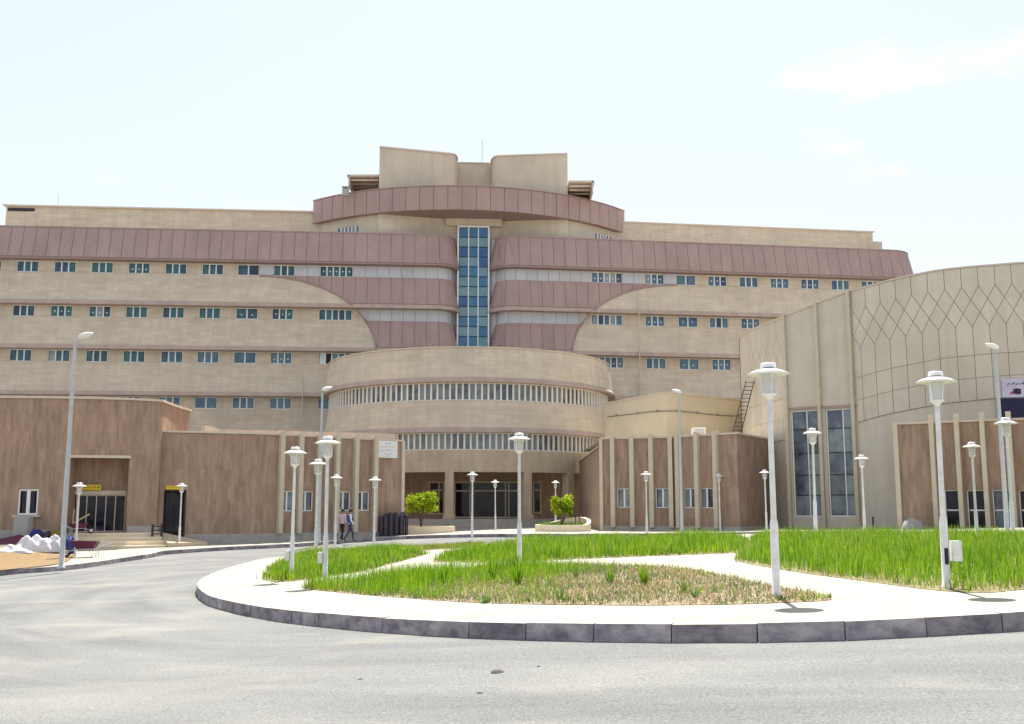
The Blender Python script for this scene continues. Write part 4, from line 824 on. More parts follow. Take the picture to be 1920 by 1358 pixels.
for P, zt_, m in ((PH1, zt1, 'hall'), (PH2, zt2, 'hall'), (PH3, zt3, 'hall')):
    mb = MB()
    if P is PH2:
        ops = []
        for u0, u1, v0 in ((1482, 1541, 769), (1547, 1611, 766)):
            s0, z1 = P.hit(u0, v0+2); s1, _ = P.hit(u1, v0-2); z0 = P.hit(u0, 969)[1]; ops.append((s0, s1, z0, z1, .25))
        for o in ops:
            window(hall, P.pos((o[0]+o[1])/2, -.14, (o[2]+o[3])/2), P.ang(.5), o[1]-o[0]-.01, o[3]-o[2]-.01, (1, 1), (1, 1, 1.1, 1.2, .9), fw=.07, mw=.06, gm=M['glassgrey'], name='slot_window', rail=M['darkmetal'])
            h_ = MB(); h_.box(P.pos((o[0]+o[1])/2, .03, o[3]+.12), (o[1]-o[0]+.1, .1, .14), P.ang(.5)); h_.obj('window_head', M['mauve'], hall)
        zhi = min(zt_(0), zt_(P.L)); wall(mb, P, 0, P.L, -1, zhi-.02, ops); mb.add([P.pos(0, 0, zhi-.02), P.pos(P.L, 0, zhi-.02), P.pos(P.L, 0, zt_(P.L)), P.pos(0, 0, zt_(0))], [(0, 1, 2, 3)])
    else:
        st = P.breaks(0, P.L, .5)
        for a, b in zip(st, st[1:]): mb.add([P.pos(a, -.03, -1), P.pos(b, -.03, -1), P.pos(b, -.03, zt_(b)), P.pos(a, -.03, zt_(a))], [(0, 1, 2, 3)], 0)
    mb.obj('wall', M['hall'] if P is PH2 else M['hall'], hall)
    st = P.breaks(0, P.L, .5); mb = MB()
    for a, b in zip(st, st[1:]): mb.hexa([P.pos(a, .07, zt_(a)), P.pos(b, .07, zt_(b)), P.pos(b, -.3, zt_(b)), P.pos(a, -.3, zt_(a)), P.pos(a, .07, zt_(a)+.09), P.pos(b, .07, zt_(b)+.09), P.pos(b, -.3, zt_(b)+.09), P.pos(a, -.3, zt_(a)+.09)])
    mb.obj('coping', M['coping'], hall)
# roof and back of the hall
ring = [(p.x, p.y, z) for p, z in [(PH1.xy(0), zt1(0)), (PH1.xy(PH1.L), zt1(PH1.L)), (PH3.xy(0), zt3(0)), (PH3.xy(PH3.L*.5), zt3(PH3.L*.5)), (PH3.xy(PH3.L), zt3(PH3.L))]]+[(44, 76, 13.5), (20, 80, 12.6)]
mb = MB(); c = len(ring); mb.add(ring+[(25, 64, 13.4)], [(i, (i+1) % c, c) for i in range(c)]); mb.add([ring[-3], ring[-2], ring[-1], ring[0]]+[(p[0], p[1], -1) for p in (ring[-3], ring[-2], ring[-1], ring[0])], [(0, 1, 5, 4), (1, 2, 6, 5), (2, 3, 7, 6)]); mb.obj('roof', M['beige_smooth'], hall)
# the cladding panels: rows in a height coordinate t (0 = foot of pattern, 1 = top)
def clad(P, zb_, zt_, a, b, pitch, joint):
    def zt01(s, t): return zb_(s)+(zt_(s)-zb_(s))*t
    g = joint
    def tile(poly):
        pts = []
        n = len(poly); c = (sum(p[0] for p in poly)/n, sum(p[1] for p in poly)/n)
        poly = [(min(b, max(a, s)), t) for s, t in poly]
        # shrink each tile for its joint
        W = [(s, t*8.0) for s, t in poly]; area = sum(W[i-1][0]*W[i][1]-W[i][0]*W[i-1][1] for i in range(n))
        if abs(area) < .05: return
        sg = 1 if area > 0 else -1; o = []
        for i in range(n):
            p0, p1, p2 = Vector(W[i-1]), Vector(W[i]), Vector(W[(i+1) % n])
            if (p1-p0).length < 1e-4 or (p2-p1).length < 1e-4: o.append(p1); continue
            d1, d2 = (p1-p0).normalized(), (p2-p1).normalized(); n1, n2 = Vector((-d1.y, d1.x))*sg, Vector((-d2.y, d2.x))*sg; q = (n1+n2)
            if q.length < .2: o.append(p1); continue
            q.normalize(); o.append(p1+q*min(.12, g/max(.35, q.dot(n1))))
        o = [(min(b-.01, max(a+.01, p.x)), p.y/8.0) for p in o]
        prism([P.pos(s, .03, zt01(s, t)) for s, t in o], [P.pos(s, -.028, zt01(s, t)) for s, t in o], M['hall'], 'cladding_panel', hall)
    n = int((b-a)/pitch)+2; R1, R2, V0, V1 = .165, .335, .55, .855
    for k in range(-1, n+1):
        s0, s1, sm = a+k*pitch, a+(k+1)*pitch, a+(k+.5)*pitch
        if s1 <= a+.02 or s0 >= b-.02: pass
        else:
            
            # hexagon-like lower tile between two verticals reaching up to a V
            tile([(s0, 1), (s0, V1), (sm, V1-(V1-V0)/3), (s1, V1), (s1, 1)][::-1])
    # full lattice of diamonds: lines rise from (k, V0) to (k+-1.5 pitch, V1)
    h = (V1-V0)/3
    for k in range(-1, n+2):
        s0, sm, s1 = a+(k-.5)*pitch, a+k*pitch, a+(k+.5)*pitch
        if s1 <= a+.02 or s0 >= b-.02: continue
        tile([(s0, 0), (s1, 0), (s1, R1), (s0, R1)]); tile([(s0, R1), (s1, R1), (s1, R2), (s0, R2)]); tile([(s0, R2), (s1, R2), (s1, V0), (sm, V0+h), (s0, V0)])
    for k in range(-3, n+3):
        for lev in (1, 2):
            sm = a+(k+(.5 if lev == 1 else 1.0))*pitch; t = V0+h*lev
            if sm+pitch/2 <= a+.02 or sm-pitch/2 >= b-.02: continue
            tile([(sm, t-h), (sm+pitch/2, t), (sm, t+h), (sm-pitch/2, t)])
JM = M['mauve_dark']
# dark joint backing just behind the tiles
for P, zb_, zt_, a, b in ((PH3, zb3, zt3, PH3.hit(1604, 700)[0], PH3.hit(1990, 700)[0]), (PH1, zb1, zt1, PH1.hit(1402, 700)[0], PH1.L-.05)):
    mb = MB(); st = P.breaks(a, b, .5)
    for s0, s1 in zip(st, st[1:]): mb.add([P.pos(s0, -.012, zb_(s0)-.02), P.pos(s1, -.012, zb_(s1)-.02), P.pos(s1, -.012, zt_(s1)-.02), P.pos(s0, -.012, zt_(s0)-.02)], [(0, 1, 2, 3)])
    mb.obj('joint_backing', M['mauve_dark'] if P is PH3 else M['beige_smooth'], hall); clad(P, zb_, zt_, a, b, .86 if P is PH3 else 1.0, .015)
for u, P in ((1471, PH2), (1535, PH2), (1597, PH2)):
    s = {1471: .08, 1597: PH2.L-.08}.get(u) or P.hit(u, 700)[0]; mb = MB(); zf = zt2(s)+.14; mb.box(P.pos(s, .09, (zf-1)/2), (.2, .26, zf+1), P.ang(.5)); mb.obj('rib', M['pillar'], hall)
# porch at the foot of the hall
hpz = at(1672, 797, 50.6).z; po = empty('hall_porch', (22, 50, 0), 'low brown porch with slim pillars against the round hall', 'building')
r1, r2 = at(1680, 900, 50.6), at(1920, 900, 47.7); dd = (r2-r1); r3 = r1+dd*1.5; PP = Path([(r1.x, r1.y), (r3.x, r3.y)])
ops = []; 
for u0, u1 in ((1772, 1804), (1814, 1850), (1862, 1900), (1912, 1950)):
    s0, s1 = PP.hit(u0, 955)[0], PP.hit(u1, 955)[0]; z0, z1 = PP.hit(u0, 995)[1], PP.hit(u0, 919)[1]; ops.append((s0, s1, z0, z1, .25))
    window(po, PP.pos((s0+s1)/2, -.16, (z0+z1)/2), PP.ang(0), s1-s0-.01, z1-z0-.01, (1,), (1, 1), fw=.05, mw=.07, gm=M['glassdark'] if u0 != 1862 else M['glassgrey'])
mb = MB(); wall(mb, PP, 0, PP.L, -1, hpz, ops); body(mb, PP, 0, PP.L, 7, -1, hpz); mb.obj('wall', M['trav'], po)
mb = MB(); mb.box(PP.pos(.1, .06, (hpz-1)/2), (.22, .16, hpz+1.1), PP.ang(0)); mb.obj('corner_strip', M['pillar'], po)
mb = MB(); sweep(mb, PP, 0, PP.L, [(.08, hpz+.003), (.08, hpz+.1), (-.4, hpz+.1), (-.4, hpz+.003)]); mb.obj('coping', M['coping'], po)
for ua, ub in ((1744, 1762), (1791, 1810), (1839, 1858), (1889, 1908), (1940, 1958)):
    s = PP.hit((ua+ub)/2, 890)[0]; mb = MB(); mb.box(PP.pos(s, .25, (hpz+.4-1)/2), (.2, .45, hpz+.4+1), PP.ang(0)); mb.obj('pillar', M['pillar'], po)
# banner and navy board on the hall
def scribble(mb, f, x0, x1, zc_, h, seed, m=0):
    r = random.Random(seed); x = x0
    while x < x1-.02*h:
        wd = min(x1-x, h*r.uniform(.5, 1.6)); n = r.randint(2, 4); pts = [(x, zc_-.15*h)]
        for k in range(n): pts.append((x+wd*(k+1)/n*.9, zc_+h*r.uniform(-.25, .2)))
        if r.random() < .4: pts.append((pts[-1][0], zc_+h*.5))
        t = h*.07
        for p, q in zip(pts, pts[1:]):
            d = Vector((q[0]-p[0], q[1]-p[1])); d = d.normalized() if d.length > 0 else Vector((1, 0)); nn_ = Vector((-d.y, d.x))*t
            mb.add([f(p[0]-nn_.x, p[1]-nn_.y), f(q[0]-nn_.x, q[1]-nn_.y), f(q[0]+nn_.x, q[1]+nn_.y), f(p[0]+nn_.x, p[1]+nn_.y)], [(0, 1, 2, 3)], m)
        for k in range(r.randint(0, 2)):
            dx_ = x+wd*r.random(); dz_ = zc_+h*r.choice((-.45, .4)); mb.add([f(dx_-t, dz_), f(dx_, dz_-t), f(dx_+t, dz_), f(dx_, dz_+t)], [(0, 1, 2, 3)], m)
        x += wd+h*.12
s0, z0 = PH3.hit(1879, 746); s1, _ = PH3.hit(1975, 746); z1 = PH3.hit(1885, 711)[1]
root = empty('banner', PH3.pos((s0+s1)/2, .1, z0), 'lilac banner with script lettering and a small emblem on the round hall', 'banner')
mb = MB(); sweep(mb, PH3, s0, s1, [(.06, z0), (.10, z0), (.10, z1), (.06, z1)]); mb.obj('sheet', M['lilac'], root)
mb = MB(); fB = lambda x, z: PH3.pos(s0+x, .108, z); scribble(mb, fB, .25, s1-s0-.2, z1-.28, .26, 3); scribble(mb, fB, 1.4, s1-s0-.2, z1-.62, .2, 4)
mb.add([fB(.75+.3*math.cos(a)*(1 if k % 2 else .6), (z0+z1)/2-.18+.17*math.sin(a)) for k, a in enumerate([i*.785 for i in range(8)])], [tuple(range(8))], 0); mb.add([fB(.35, z0+.14), fB(.75, z0+.3), (fB(.7, z0+.42)), fB(.4, z0+.28)], [(0, 1, 2, 3)], 1)
mb.obj('lettering', [M['ink'], M['red']], root, kind='stuff')
s0, z0 = PH3.hit(1871, 787); z1 = PH3.hit(1880, 748)[1]
mb = MB(); sweep(mb, PH3, s0, s0+5, [(.05, z0), (.16, z0), (.16, z1), (.05, z1)]); mb.obj('navy_board', M['navy'], label='dark navy board under the lilac banner on the round hall', cat='board')
# ------------------------------------------------------------------ left wing and tall curved block
lw = empty('left_wing', (-12, 60, 0), 'low brown travertine wing with cream pillars left of the entrance', 'building')
w0, w1, w2 = at(297, 900, 54.0), at(482, 900, 55.7), at(756, 900, 62.0)
PLW = Path([(w0.x, w0.y), (w1.x, w1.y), (w2.x, w2.y)]); zlw = (PLW.hit(482, 815)[1]+PLW.hit(755, 828)[1])/2
ops = []; wins = []
for u in (538, 573, 644, 680):
    s, z = PLW.hit(u, 939); ops.append((s-.48, s+.48, z-.6, z+.55, .2)); wins.append((s, z))
ds0, dz1 = PLW.hit(308, 919); ds1, _ = PLW.hit(350, 919); ops.append((ds0, ds1, -.2, dz1, .9))
mb = MB(); wall(mb, PLW, 0, PLW.L, -1.5, zlw, ops); body(mb, PLW, 0, PLW.L, 8.5, -1.5, zlw-.02); mb.obj('wall', M['trav'], lw)
mb = MB(); sweep(mb, PLW, 0, PLW.L, [(.07, zlw+.003), (.07, zlw+.10), (-.3, zlw+.10), (-.3, zlw+.003)]); mb.obj('coping', M['coping'], lw)
mb = MB(); sweep(mb, PLW, ds1, PLW.L, [(.10, -1.5), (.10, .10), (0.004, .14), (0.004, -1.5)]); mb.obj('plinth', M['plinth'], lw)
for u in (525, 560.5, 595, 629, 664.5, 700.5):
    s, _ = PLW.hit(u+.5, 900); p = PLW.pos(s, .13, (zlw+.3+.12)/2); mb = MB(); mb.box(p, (.26, .3, zlw+.3-.12), PLW.ang(s)); mb.obj('pillar', M['pillar'], lw)
p = PLW.pos(PLW.L-.08, .03, (zlw-1.5)/2); mb = MB(); mb.box(p, (.2, .2, zlw+1.5), PLW.ang(PLW.L)); mb.obj('corner_strip', M['coping'], lw)
for s, z in wins: window(lw, PLW.pos(s, -.12, z-.025), PLW.ang(s), .94, 1.13, (1, 1), fw=.06, mw=.1, gm=M['glassgrey'])
dm = (ds0+ds1)/2; window(lw, PLW.pos(dm, -.7, (dz1-.2)/2), PLW.ang(dm), ds1-ds0-.02, dz1+.18, (1, 2), (3, 1), fw=.08, mw=.08, fm=M['darkmetal'], gm=M['glassdark'], name='side_door', label='dark recessed side door')
# raised roof edge behind
ra, rb, rc = at(384, 812, 60), at(415, 805, 63), at(742, 822, 67); PQ = Path([(ra.x, ra.y), (rb.x, rb.y), (rc.x, rc.y)]); mb = MB(); zq_ = rb.z
sweep(mb, PQ, 0, PQ.L, [(0, zlw-.3), (.0, zq_), (-.25, zq_), (-.25, zlw-.3)]); mb.obj('roof_upstand', M['coping'], lw)
# plaque
pa, pb = PLW.hit(706, 858), PLW.hit(744, 828); cs = (pa[0]+pb[0])/2; root = empty('plaque', PLW.pos(cs, .05, pa[1]), 'white name board with orange and grey script on the left wing corner', 'sign')
mb = MB(); sweep(mb, PLW, pa[0], pb[0], [(.03, pa[1]), (.09, pa[1]), (.09, pb[1]), (.03, pb[1])]); mb.obj('board', M['signwhite'], root)
mb = MB(); hh = pb[1]-pa[1]; ww_ = pb[0]-pa[0]; fS = lambda x, z: PLW.pos(pa[0]+x, .098, z)
for i, (fz, m, x0, x1) in enumerate(((.84, 0, .35, .65), (.64, 1, .15, .85), (.43, 0, .12, .88), (.24, 1, .3, .7), (.1, 0, .38, .62))): scribble(mb, fS, ww_*x0, ww_*x1, pa[1]+hh*fz, hh*.17, 20+i, m)
mb.obj('lettering', [M['greyink'], M['orange']], root, kind='stuff')
# tall block
tb = empty('left_block', (-24, 56, 0), 'tall curved brown travertine block with a glazed side entrance at the far left', 'building')
tp = [at(-260, 900, 51.2), at(-60, 900, 51.5), at(130, 900, 52.0), at(236, 900, 52.7), at(297, 900, 53.55)]
fr_ = catmull([(p.x, p.y, 0) for p in tp], 5, False); le = fr_[-1]
ends = [(le.x+.5, le.y+.95), (le.x+1.0, le.y+2.0), (le.x+1.3, le.y+3.2), (le.x+1.35, le.y+5.5)]
e340 = at(341, 780, le.y+4); sc_ = (e340.x-le.x)/1.35; ends = [(le.x+(x-le.x)*sc_, y) for x, y in ends]
PT = Path([(p.x, p.y) for p in fr_]+ends); ztb = PT.hit(130, 748)[1]
r0, rz1 = PT.hit(131, 858); r1_, _ = PT.hit(243, 860); sfl = PT.hit(190, 999)[1]; wa, wb = PT.hit(31, 966), PT.hit(73, 917)
ops = [(r0, r1_, sfl, rz1, 1.6), (wa[0], wb[0], wa[1], wb[1], .25)]
mb = MB(); wall(mb, PT, 0, PT.L, -2, ztb, ops); body(mb, PT, 0, PT.s[len(fr_)-1], 8, -2, ztb-.02)
mb.obj('wall', M['trav'], tb)
mb = MB(); ring = [PT.xy(s) for s in PT.s]+[Vector((le.x-15, 66))]; mb.add([(q.x, q.y, ztb-.03) for q in ring], [tuple(range(len(ring)))]); mb.obj('roof', M['beige_smooth'], tb)
mb = MB(); sweep(mb, PT, 0, PT.L, [(.08, ztb+.003), (.08, ztb+.12), (-.3, ztb+.12), (-.3, ztb+.003)]); mb.obj('coping', M['coping'], tb)
mb = MB(); sweep(mb, PT, r0-.06, r1_+.06, [(.05, rz1-.01), (.05, rz1+.13), (0.004, rz1+.13), (0.004, rz1-.01)]); mb.obj('entrance_lintel', M['coping'], tb)
mb = MB(); sweep(mb, PT, 0, r0-.1, [(.12, -2), (.12, sfl+.1), (.004, sfl+.14), (.004, -2)]); sweep(mb, PT, r1_+.05, PT.s[len(fr_)-1], [(.12, -2), (.12, sfl+.3), (.004, sfl+.34), (.004, -2)]); mb.obj('plinth', M['plinth'], tb)
window(tb, PT.pos((wa[0]+wb[0])/2, -.1, (wa[1]+wb[1])/2), PT.ang((wa[0]+wb[0])/2), wb[0]-wa[0]-.01, wb[1]-wa[1]-.01, (1, 1), fw=.09, mw=.17, gm=M['glassdark'])
mb = MB(); mb.box(PT.pos((wa[0]+wb[0])/2, .08, wa[1]-.05), (wb[0]-wa[0]+.3, .3, .1), PT.ang((wa[0]+wb[0])/2)); mb.obj('window_sill', M['coping'], tb)
# recess back wall, sliding doors, header
rm = (r0+r1_)/2; an = PT.ang(rm); bz0 = PT.hit(190, 928, -1.6)[1]; hz1 = PT.hit(190, 920, -1.6)[1]
mb = MB(); sweep(mb, PT, r0, r1_, [(-1.6, hz1), (-1.6, rz1), (-1.75, rz1), (-1.75, hz1)]); mb.obj('recess_wall', M['trav'], tb)
mb = MB(); sweep(mb, PT, r0, r1_, [(-1.45, bz0), (-1.45, hz1), (-1.7, hz1), (-1.7, bz0)]); mb.obj('door_header', M['coping'], tb)
window(tb, PT.pos(rm, -1.6, (sfl+bz0)/2), an, (PT.xy(r1_, -1.6)-PT.xy(r0, -1.6)).length-.02, bz0-sfl-.02, (1, 1, 1, 1, 1), fw=.05, mw=.05, fm=M['coping'], gm=M['glassdark'], name='sliding_door', label='dark glazed sliding doors in the recess')
sa, sbb = PT.hit(153, 919, -1.3), PT.hit(190, 909, -1.3); root = empty('door_sign', PT.pos((sa[0]+sbb[0])/2, -1.3, sa[1]), 'yellow sign with dark script above the sliding doors', 'sign')
mb = MB(); sweep(mb, PT, sa[0], sbb[0], [(-1.42, sa[1]), (-1.3, sa[1]), (-1.3, sbb[1]), (-1.42, sbb[1])]); mb.obj('board', M['yellowsign'], root)
mb = MB(); fD = lambda x, z: PT.pos(sa[0]+x, -1.292, z); Ls = sbb[0]-sa[0]; scribble(mb, fD, .08, Ls*.72, (sa[1]+sbb[1])/2, (sbb[1]-sa[1])*.55, 9); mb.add([fD(Ls*.8, (sa[1]+sbb[1])/2), fD(Ls*.9, (sa[1]+sbb[1])/2-.08), fD(Ls*.9, (sa[1]+sbb[1])/2+.08)], [(0, 1, 2)]); mb.obj('lettering', M['ink'], root, kind='stuff')
sa, sbb = PLW.hit(311, 918), PLW.hit(336, 913); root = empty('door_sign', PLW.pos((sa[0]+sbb[0])/2, .06, sa[1]), 'narrow yellow sign above the dark side door', 'sign')
mb = MB(); sweep(mb, PLW, sa[0], sbb[0], [(.01, sa[1]+.01), (.08, sa[1]+.01), (.08, sbb[1]+.05), (.01, sbb[1]+.05)]); mb.obj('board', M['yellowsign'], root)
mb = MB(); fE = lambda x, z: PLW.pos(sa[0]+x, .087, z); scribble(mb, fE, .06, sbb[0]-sa[0]-.06, (sa[1]+sbb[1])/2+.03, (sbb[1]-sa[1])*.7, 12); mb.obj('lettering', M['ink'], root, kind='stuff')
# steps
st0, st1 = PT.hit(150, 1000)[0], PT.hit(283, 1000)[0]
root = empty('entrance_steps', PT.pos((st0+st1)/2, 1, -.6), 'four pale stone steps leading up to the left side entrance', 'steps')
gs = gz(-20, 49)+PH; hst = (sfl-gs)/4
for k in range(4):
    z1_ = sfl-hst*k-(.0 if k else .0); o1 = 1.5+.42*k; mb = MB(); sweep(mb, PT, st0, st1, [(.15 if k == 0 else 1.5+.42*(k-1)-.05, z1_), (o1, z1_), (o1, z1_-.07), (o1-.04, z1_-.07), (o1-.04, -1.6), (.15 if k == 0 else 1.5+.42*(k-1)-.05, -1.6)]); mb.obj('step', M['plantwall'], root)
mb = MB(); sweep(mb, PT, st1, st1+.28, [(.15, sfl+.03), (3.0, sfl-hst*3+.1), (3.0, -1.6), (.15, -1.6)]); mb.obj('cheek_wall', M['travlight'], root)
mb = MB(); sweep(mb, PT, r0, r1_, [(-1.7, sfl-.006), (.15, sfl-.006), (.15, -1.5), (-1.7, -1.5)]); mb.obj('landing', M['plinth'], tb)
# dark gate leaf beside the steps
g0 = G(291, 1026, PH); root = empty('gate', g0, 'narrow dark mesh gate leaf beside the entrance steps', 'gate')
for x in (-.15, .25): mb = MB(); mb.tube([g0+Vector((x, x*.5, 0)), g0+Vector((x, x*.5, 1.15))], .06, 6); mb.obj('post', M['darkmetal'], root)
for k in range(6): mb = MB(); mb.tube([g0+Vector((-.15, -.07, .12+k*.18)), g0+Vector((.25, .12, .12+k*.18))], .025, 4); mb.obj('bar', M['darkmetal'], root)
# ------------------------------------------------------------------ planters and shrubs
def planter(name, lab, cu, cv, rx, ry, zt_, rise=0, tilt=0, Y=60):
    c = at(cu, cv, Y); c.y += ry; c.z = gz(c.x, c.y)+PH; root = empty(name, (c.x, c.y, gz(c.x, c.y)+PH), lab, 'planter', 'curved stone planters before the porch')
    mb = MB(); n = 48; V = []
    for k in range(n):
        a = 2*math.pi*k/n; zz_ = gz(c.x, c.y)+PH+zt_+rise*max(0, math.sin(a+tilt))**1.5
        for r_, z in ((1, -1), (1, zz_), (.86, zz_), (.86, -1)): V.append((c.x+rx*r_*math.cos(a), c.y+ry*r_*math.sin(a), z))
    mb.add(V, [(k*4+j, ((k+1) % n)*4+j, ((k+1) % n)*4+(j+1) % 4, k*4+(j+1) % 4) for k in range(n) for j in range(4)]); mb.obj('wall', M['plantwall'], root)
    mb = MB(); mb.add([(c.x+rx*.87*math.cos(2*math.pi*k/n), c.y+ry*.87*math.sin(2*math.pi*k/n), gz(c.x, c.y)+PH+zt_-.1) for k in range(n)], [tuple(range(n))]); mb.obj('soil', M['soil'], root); return c, gz(c.x, c.y)+PH+zt_-.1
def crown(mb, c, rx, ry, rz, n, s, lobes, m=0):
    L_ = [(Vector((random.uniform(-.78, .78)*rx, random.uniform(-.7, .7)*ry, random.uniform(-.55, .62)*rz)), random.uniform(.14, .46)) for _ in range(lobes)]
    for i in range(n):
        lc, lr = random.choice(L_); d = Vector((random.gauss(0, 1), random.gauss(0, 1), random.gauss(0, 1))).normalized()*(random.random()**.35)*lr; p = Vector(c)+lc+Vector((d.x*rx, d.y*ry, d.z*rz))
        a = Vector((random.gauss(0, 1), random.gauss(0, 1), random.gauss(0, 1))).normalized(); b = a.cross(Vector((random.gauss(0, 1), random.gauss(0, 1), random.gauss(0, 1)))).normalized(); q = s*random.uniform(.6, 1.3)
        mb.add([p-a*q, p+b*q*.45, p+a*q, p-b*q*.45], [(0, 1, 2, 3)], m)
def shrub(u, v, Y, rx, rz, zbase, lab, n):
    c = at(u, v, Y); root = empty('shrub', (c.x, c.y, zbase), lab, 'shrub', 'clipped shrubs in the porch planters')
    mb = MB()
    for k in range(5):
        a = k*1.26; mb.tube([(c.x, c.y, zbase), (c.x+.06*math.cos(a), c.y+.06*math.sin(a), (zbase+c.z-rz)/2+.05), (c.x+rx*.5*math.cos(a), c.y+rx*.5*math.sin(a), c.z+rz*(.1*(k % 3)))], [.06, .04, .015], 6)
    mb.obj('trunk', M['bark'], root); mb = MB(); crown(mb, c, rx*1.05, rx*.95, rz*1.05, n, .08, 34); mb.obj('crown', M['shrub'], root)
c, z = planter('planter', 'curved cream planter holding the wide shrub beside the left wing', 786, 999, 2.1, 1.3, .45, Y=62.3); shrub(790, 943, c.y-.35, 1.0, .75, z, 'wide yellow green shrub in the left planter', 4200)
c, z = planter('planter', 'curved cream planter with a rising rim right of the porch', 1059, 998, 1.62, 2.0, .36, .42, .75, Y=57.5); shrub(1054, 950, c.y, .62, .72, z, 'narrow yellow green shrub in the right planter', 2600)
for du in (1050, 1072, 1088):
    p = G(du, 980, PH); 
X = rng.uniform(-1.4, 1.4, 900); Y = rng.uniform(-1.8, 1.8, 900); k = (X/1.5)**2+(Y/2)**2 < 1; o = blades('planter_plants', X[k]+c.x, Y[k]+c.y, rng.uniform(.1, .3, k.sum()), rng.uniform(.02, .05, k.sum()), M['weed'], zoff=PH+.28, label='low green plants filling the right planter', cat='plants')
for u_ in (1079, 1087):
    p = at(u_, 975, c.y); mb = MB(); mb.tube([(p.x, p.y, z-.05), (p.x, p.y, z+.62)], .03, 6); mb.lathe([(.001, .1), (.05, .08), (.06, 0), (.001, -.02)], 8, c=(p.x, p.y, z+.6)); mb.obj('bollard_light', M['darkmetal'], label='short dark spike light in the right planter, %s' % ('nearer the shrub' if u_ == 1079 else 'nearer the rim'), cat='light', group='short dark spike lights in the right planter')
# ------------------------------------------------------------------ garden lamps
def lamp_meshes():
    d = {}
    mb = MB(); mb.lathe([(.085, 0), (.085, .03), (.062, .05), (.062, 1.08), (.055, 1.12), (.05, 1.15)], 14); d['sleeve'] = mb.mesh('sleeve', M['lampgrey'])
    mb = MB(); mb.lathe([(.045, 1.13), (.040, 3.0)], 12); d['pole'] = mb.mesh('pole', M['lampgrey'])
    mb = MB(); mb.lathe([(.041, 2.97), (.055, 3.0), (.085, 3.03), (.115, 3.05), (.115, 3.075), (.0, 3.078)], 16); d['cup'] = mb.mesh('cup', M['lampwhite'])
    mb = MB(); mb.lathe([(.10, 3.08), (.108, 3.2), (.118, 3.368)], 18); d['globe'] = mb.mesh('globe', M['lampglass'])
    mb = MB()
    for k in range(4):
        a = k*math.pi/2+.5; c, s = math.cos(a), math.sin(a); mb.tube([(c*.113, s*.113, 3.07), (c*.117, s*.117, 3.2), (c*.135, s*.135, 3.31), (c*.19, s*.19, 3.375)], .009, 5)
    d['rib'] = mb.mesh('cage', M['lampwhite'])
    mb = MB(); mb.lathe([(.0, 3.372), (.16, 3.372), (.318, 3.368), (.322, 3.378), (.26, 3.408), (.18, 3.438), (.11, 3.455)], 26); d['hat'] = mb.mesh('shade', M['lampwhite'])
    mb = MB(); mb.lathe([(.085, 3.45), (.085, 3.475), (.118, 3.48), (.12, 3.525), (.105, 3.545), (0, 3.55)], 16); d['cap'] = mb.mesh('cap', M['lampwhite'])
    mb = MB(); mb.tube([(0, 0, 3.09), (0, 0, 3.16)], .025, 8); mb.lathe([(0, 3.31), (.022, 3.29), (.034, 3.24), (.03, 3.19), (.02, 3.16)], 10); d['bulb'] = mb.mesh('bulb', M['white'])
    mb = MB(); mb.box((-.12, 0, .62), (.11, .16, .26)); d['box'] = mb.mesh('junction_box', M['lampgrey'])
    return d
LM = lamp_meshes()
def garden_lamp(p, H, lab, box=0, tilt=0.0):
    o = empty('garden_lamp', p, lab, 'lamp', 'white garden lamps with disc shades', rz=random.uniform(0, 6.28) if not box else 0)
    o.scale = (H/3.55,)*3; o.rotation_euler[1] = tilt+random.uniform(-.004, .004)
    for k, nm in (('sleeve', 'sleeve'), ('pole', 'pole'), ('cup', 'cup'), ('globe', 'globe'), ('rib', 'cage'), ('hat', 'shade'), ('cap', 'cap'), ('bulb', 'bulb')):
        c = bpy.data.objects.new(nm, LM[k]); col.objects.link(c); c.parent = o
    if box:
        c = bpy.data.objects.new('junction_box', LM['box']); col.objects.link(c); c.parent = o
        if box == 2:
            c.scale = (-1.25, 1, 1.25); c.location = (.03, 0, -.17)
            mb = MB(); mb.box((.0, -.062, .52), (.06, .02, .26)); mb.obj('hatch', M['navy'], o, local=True)
    return o
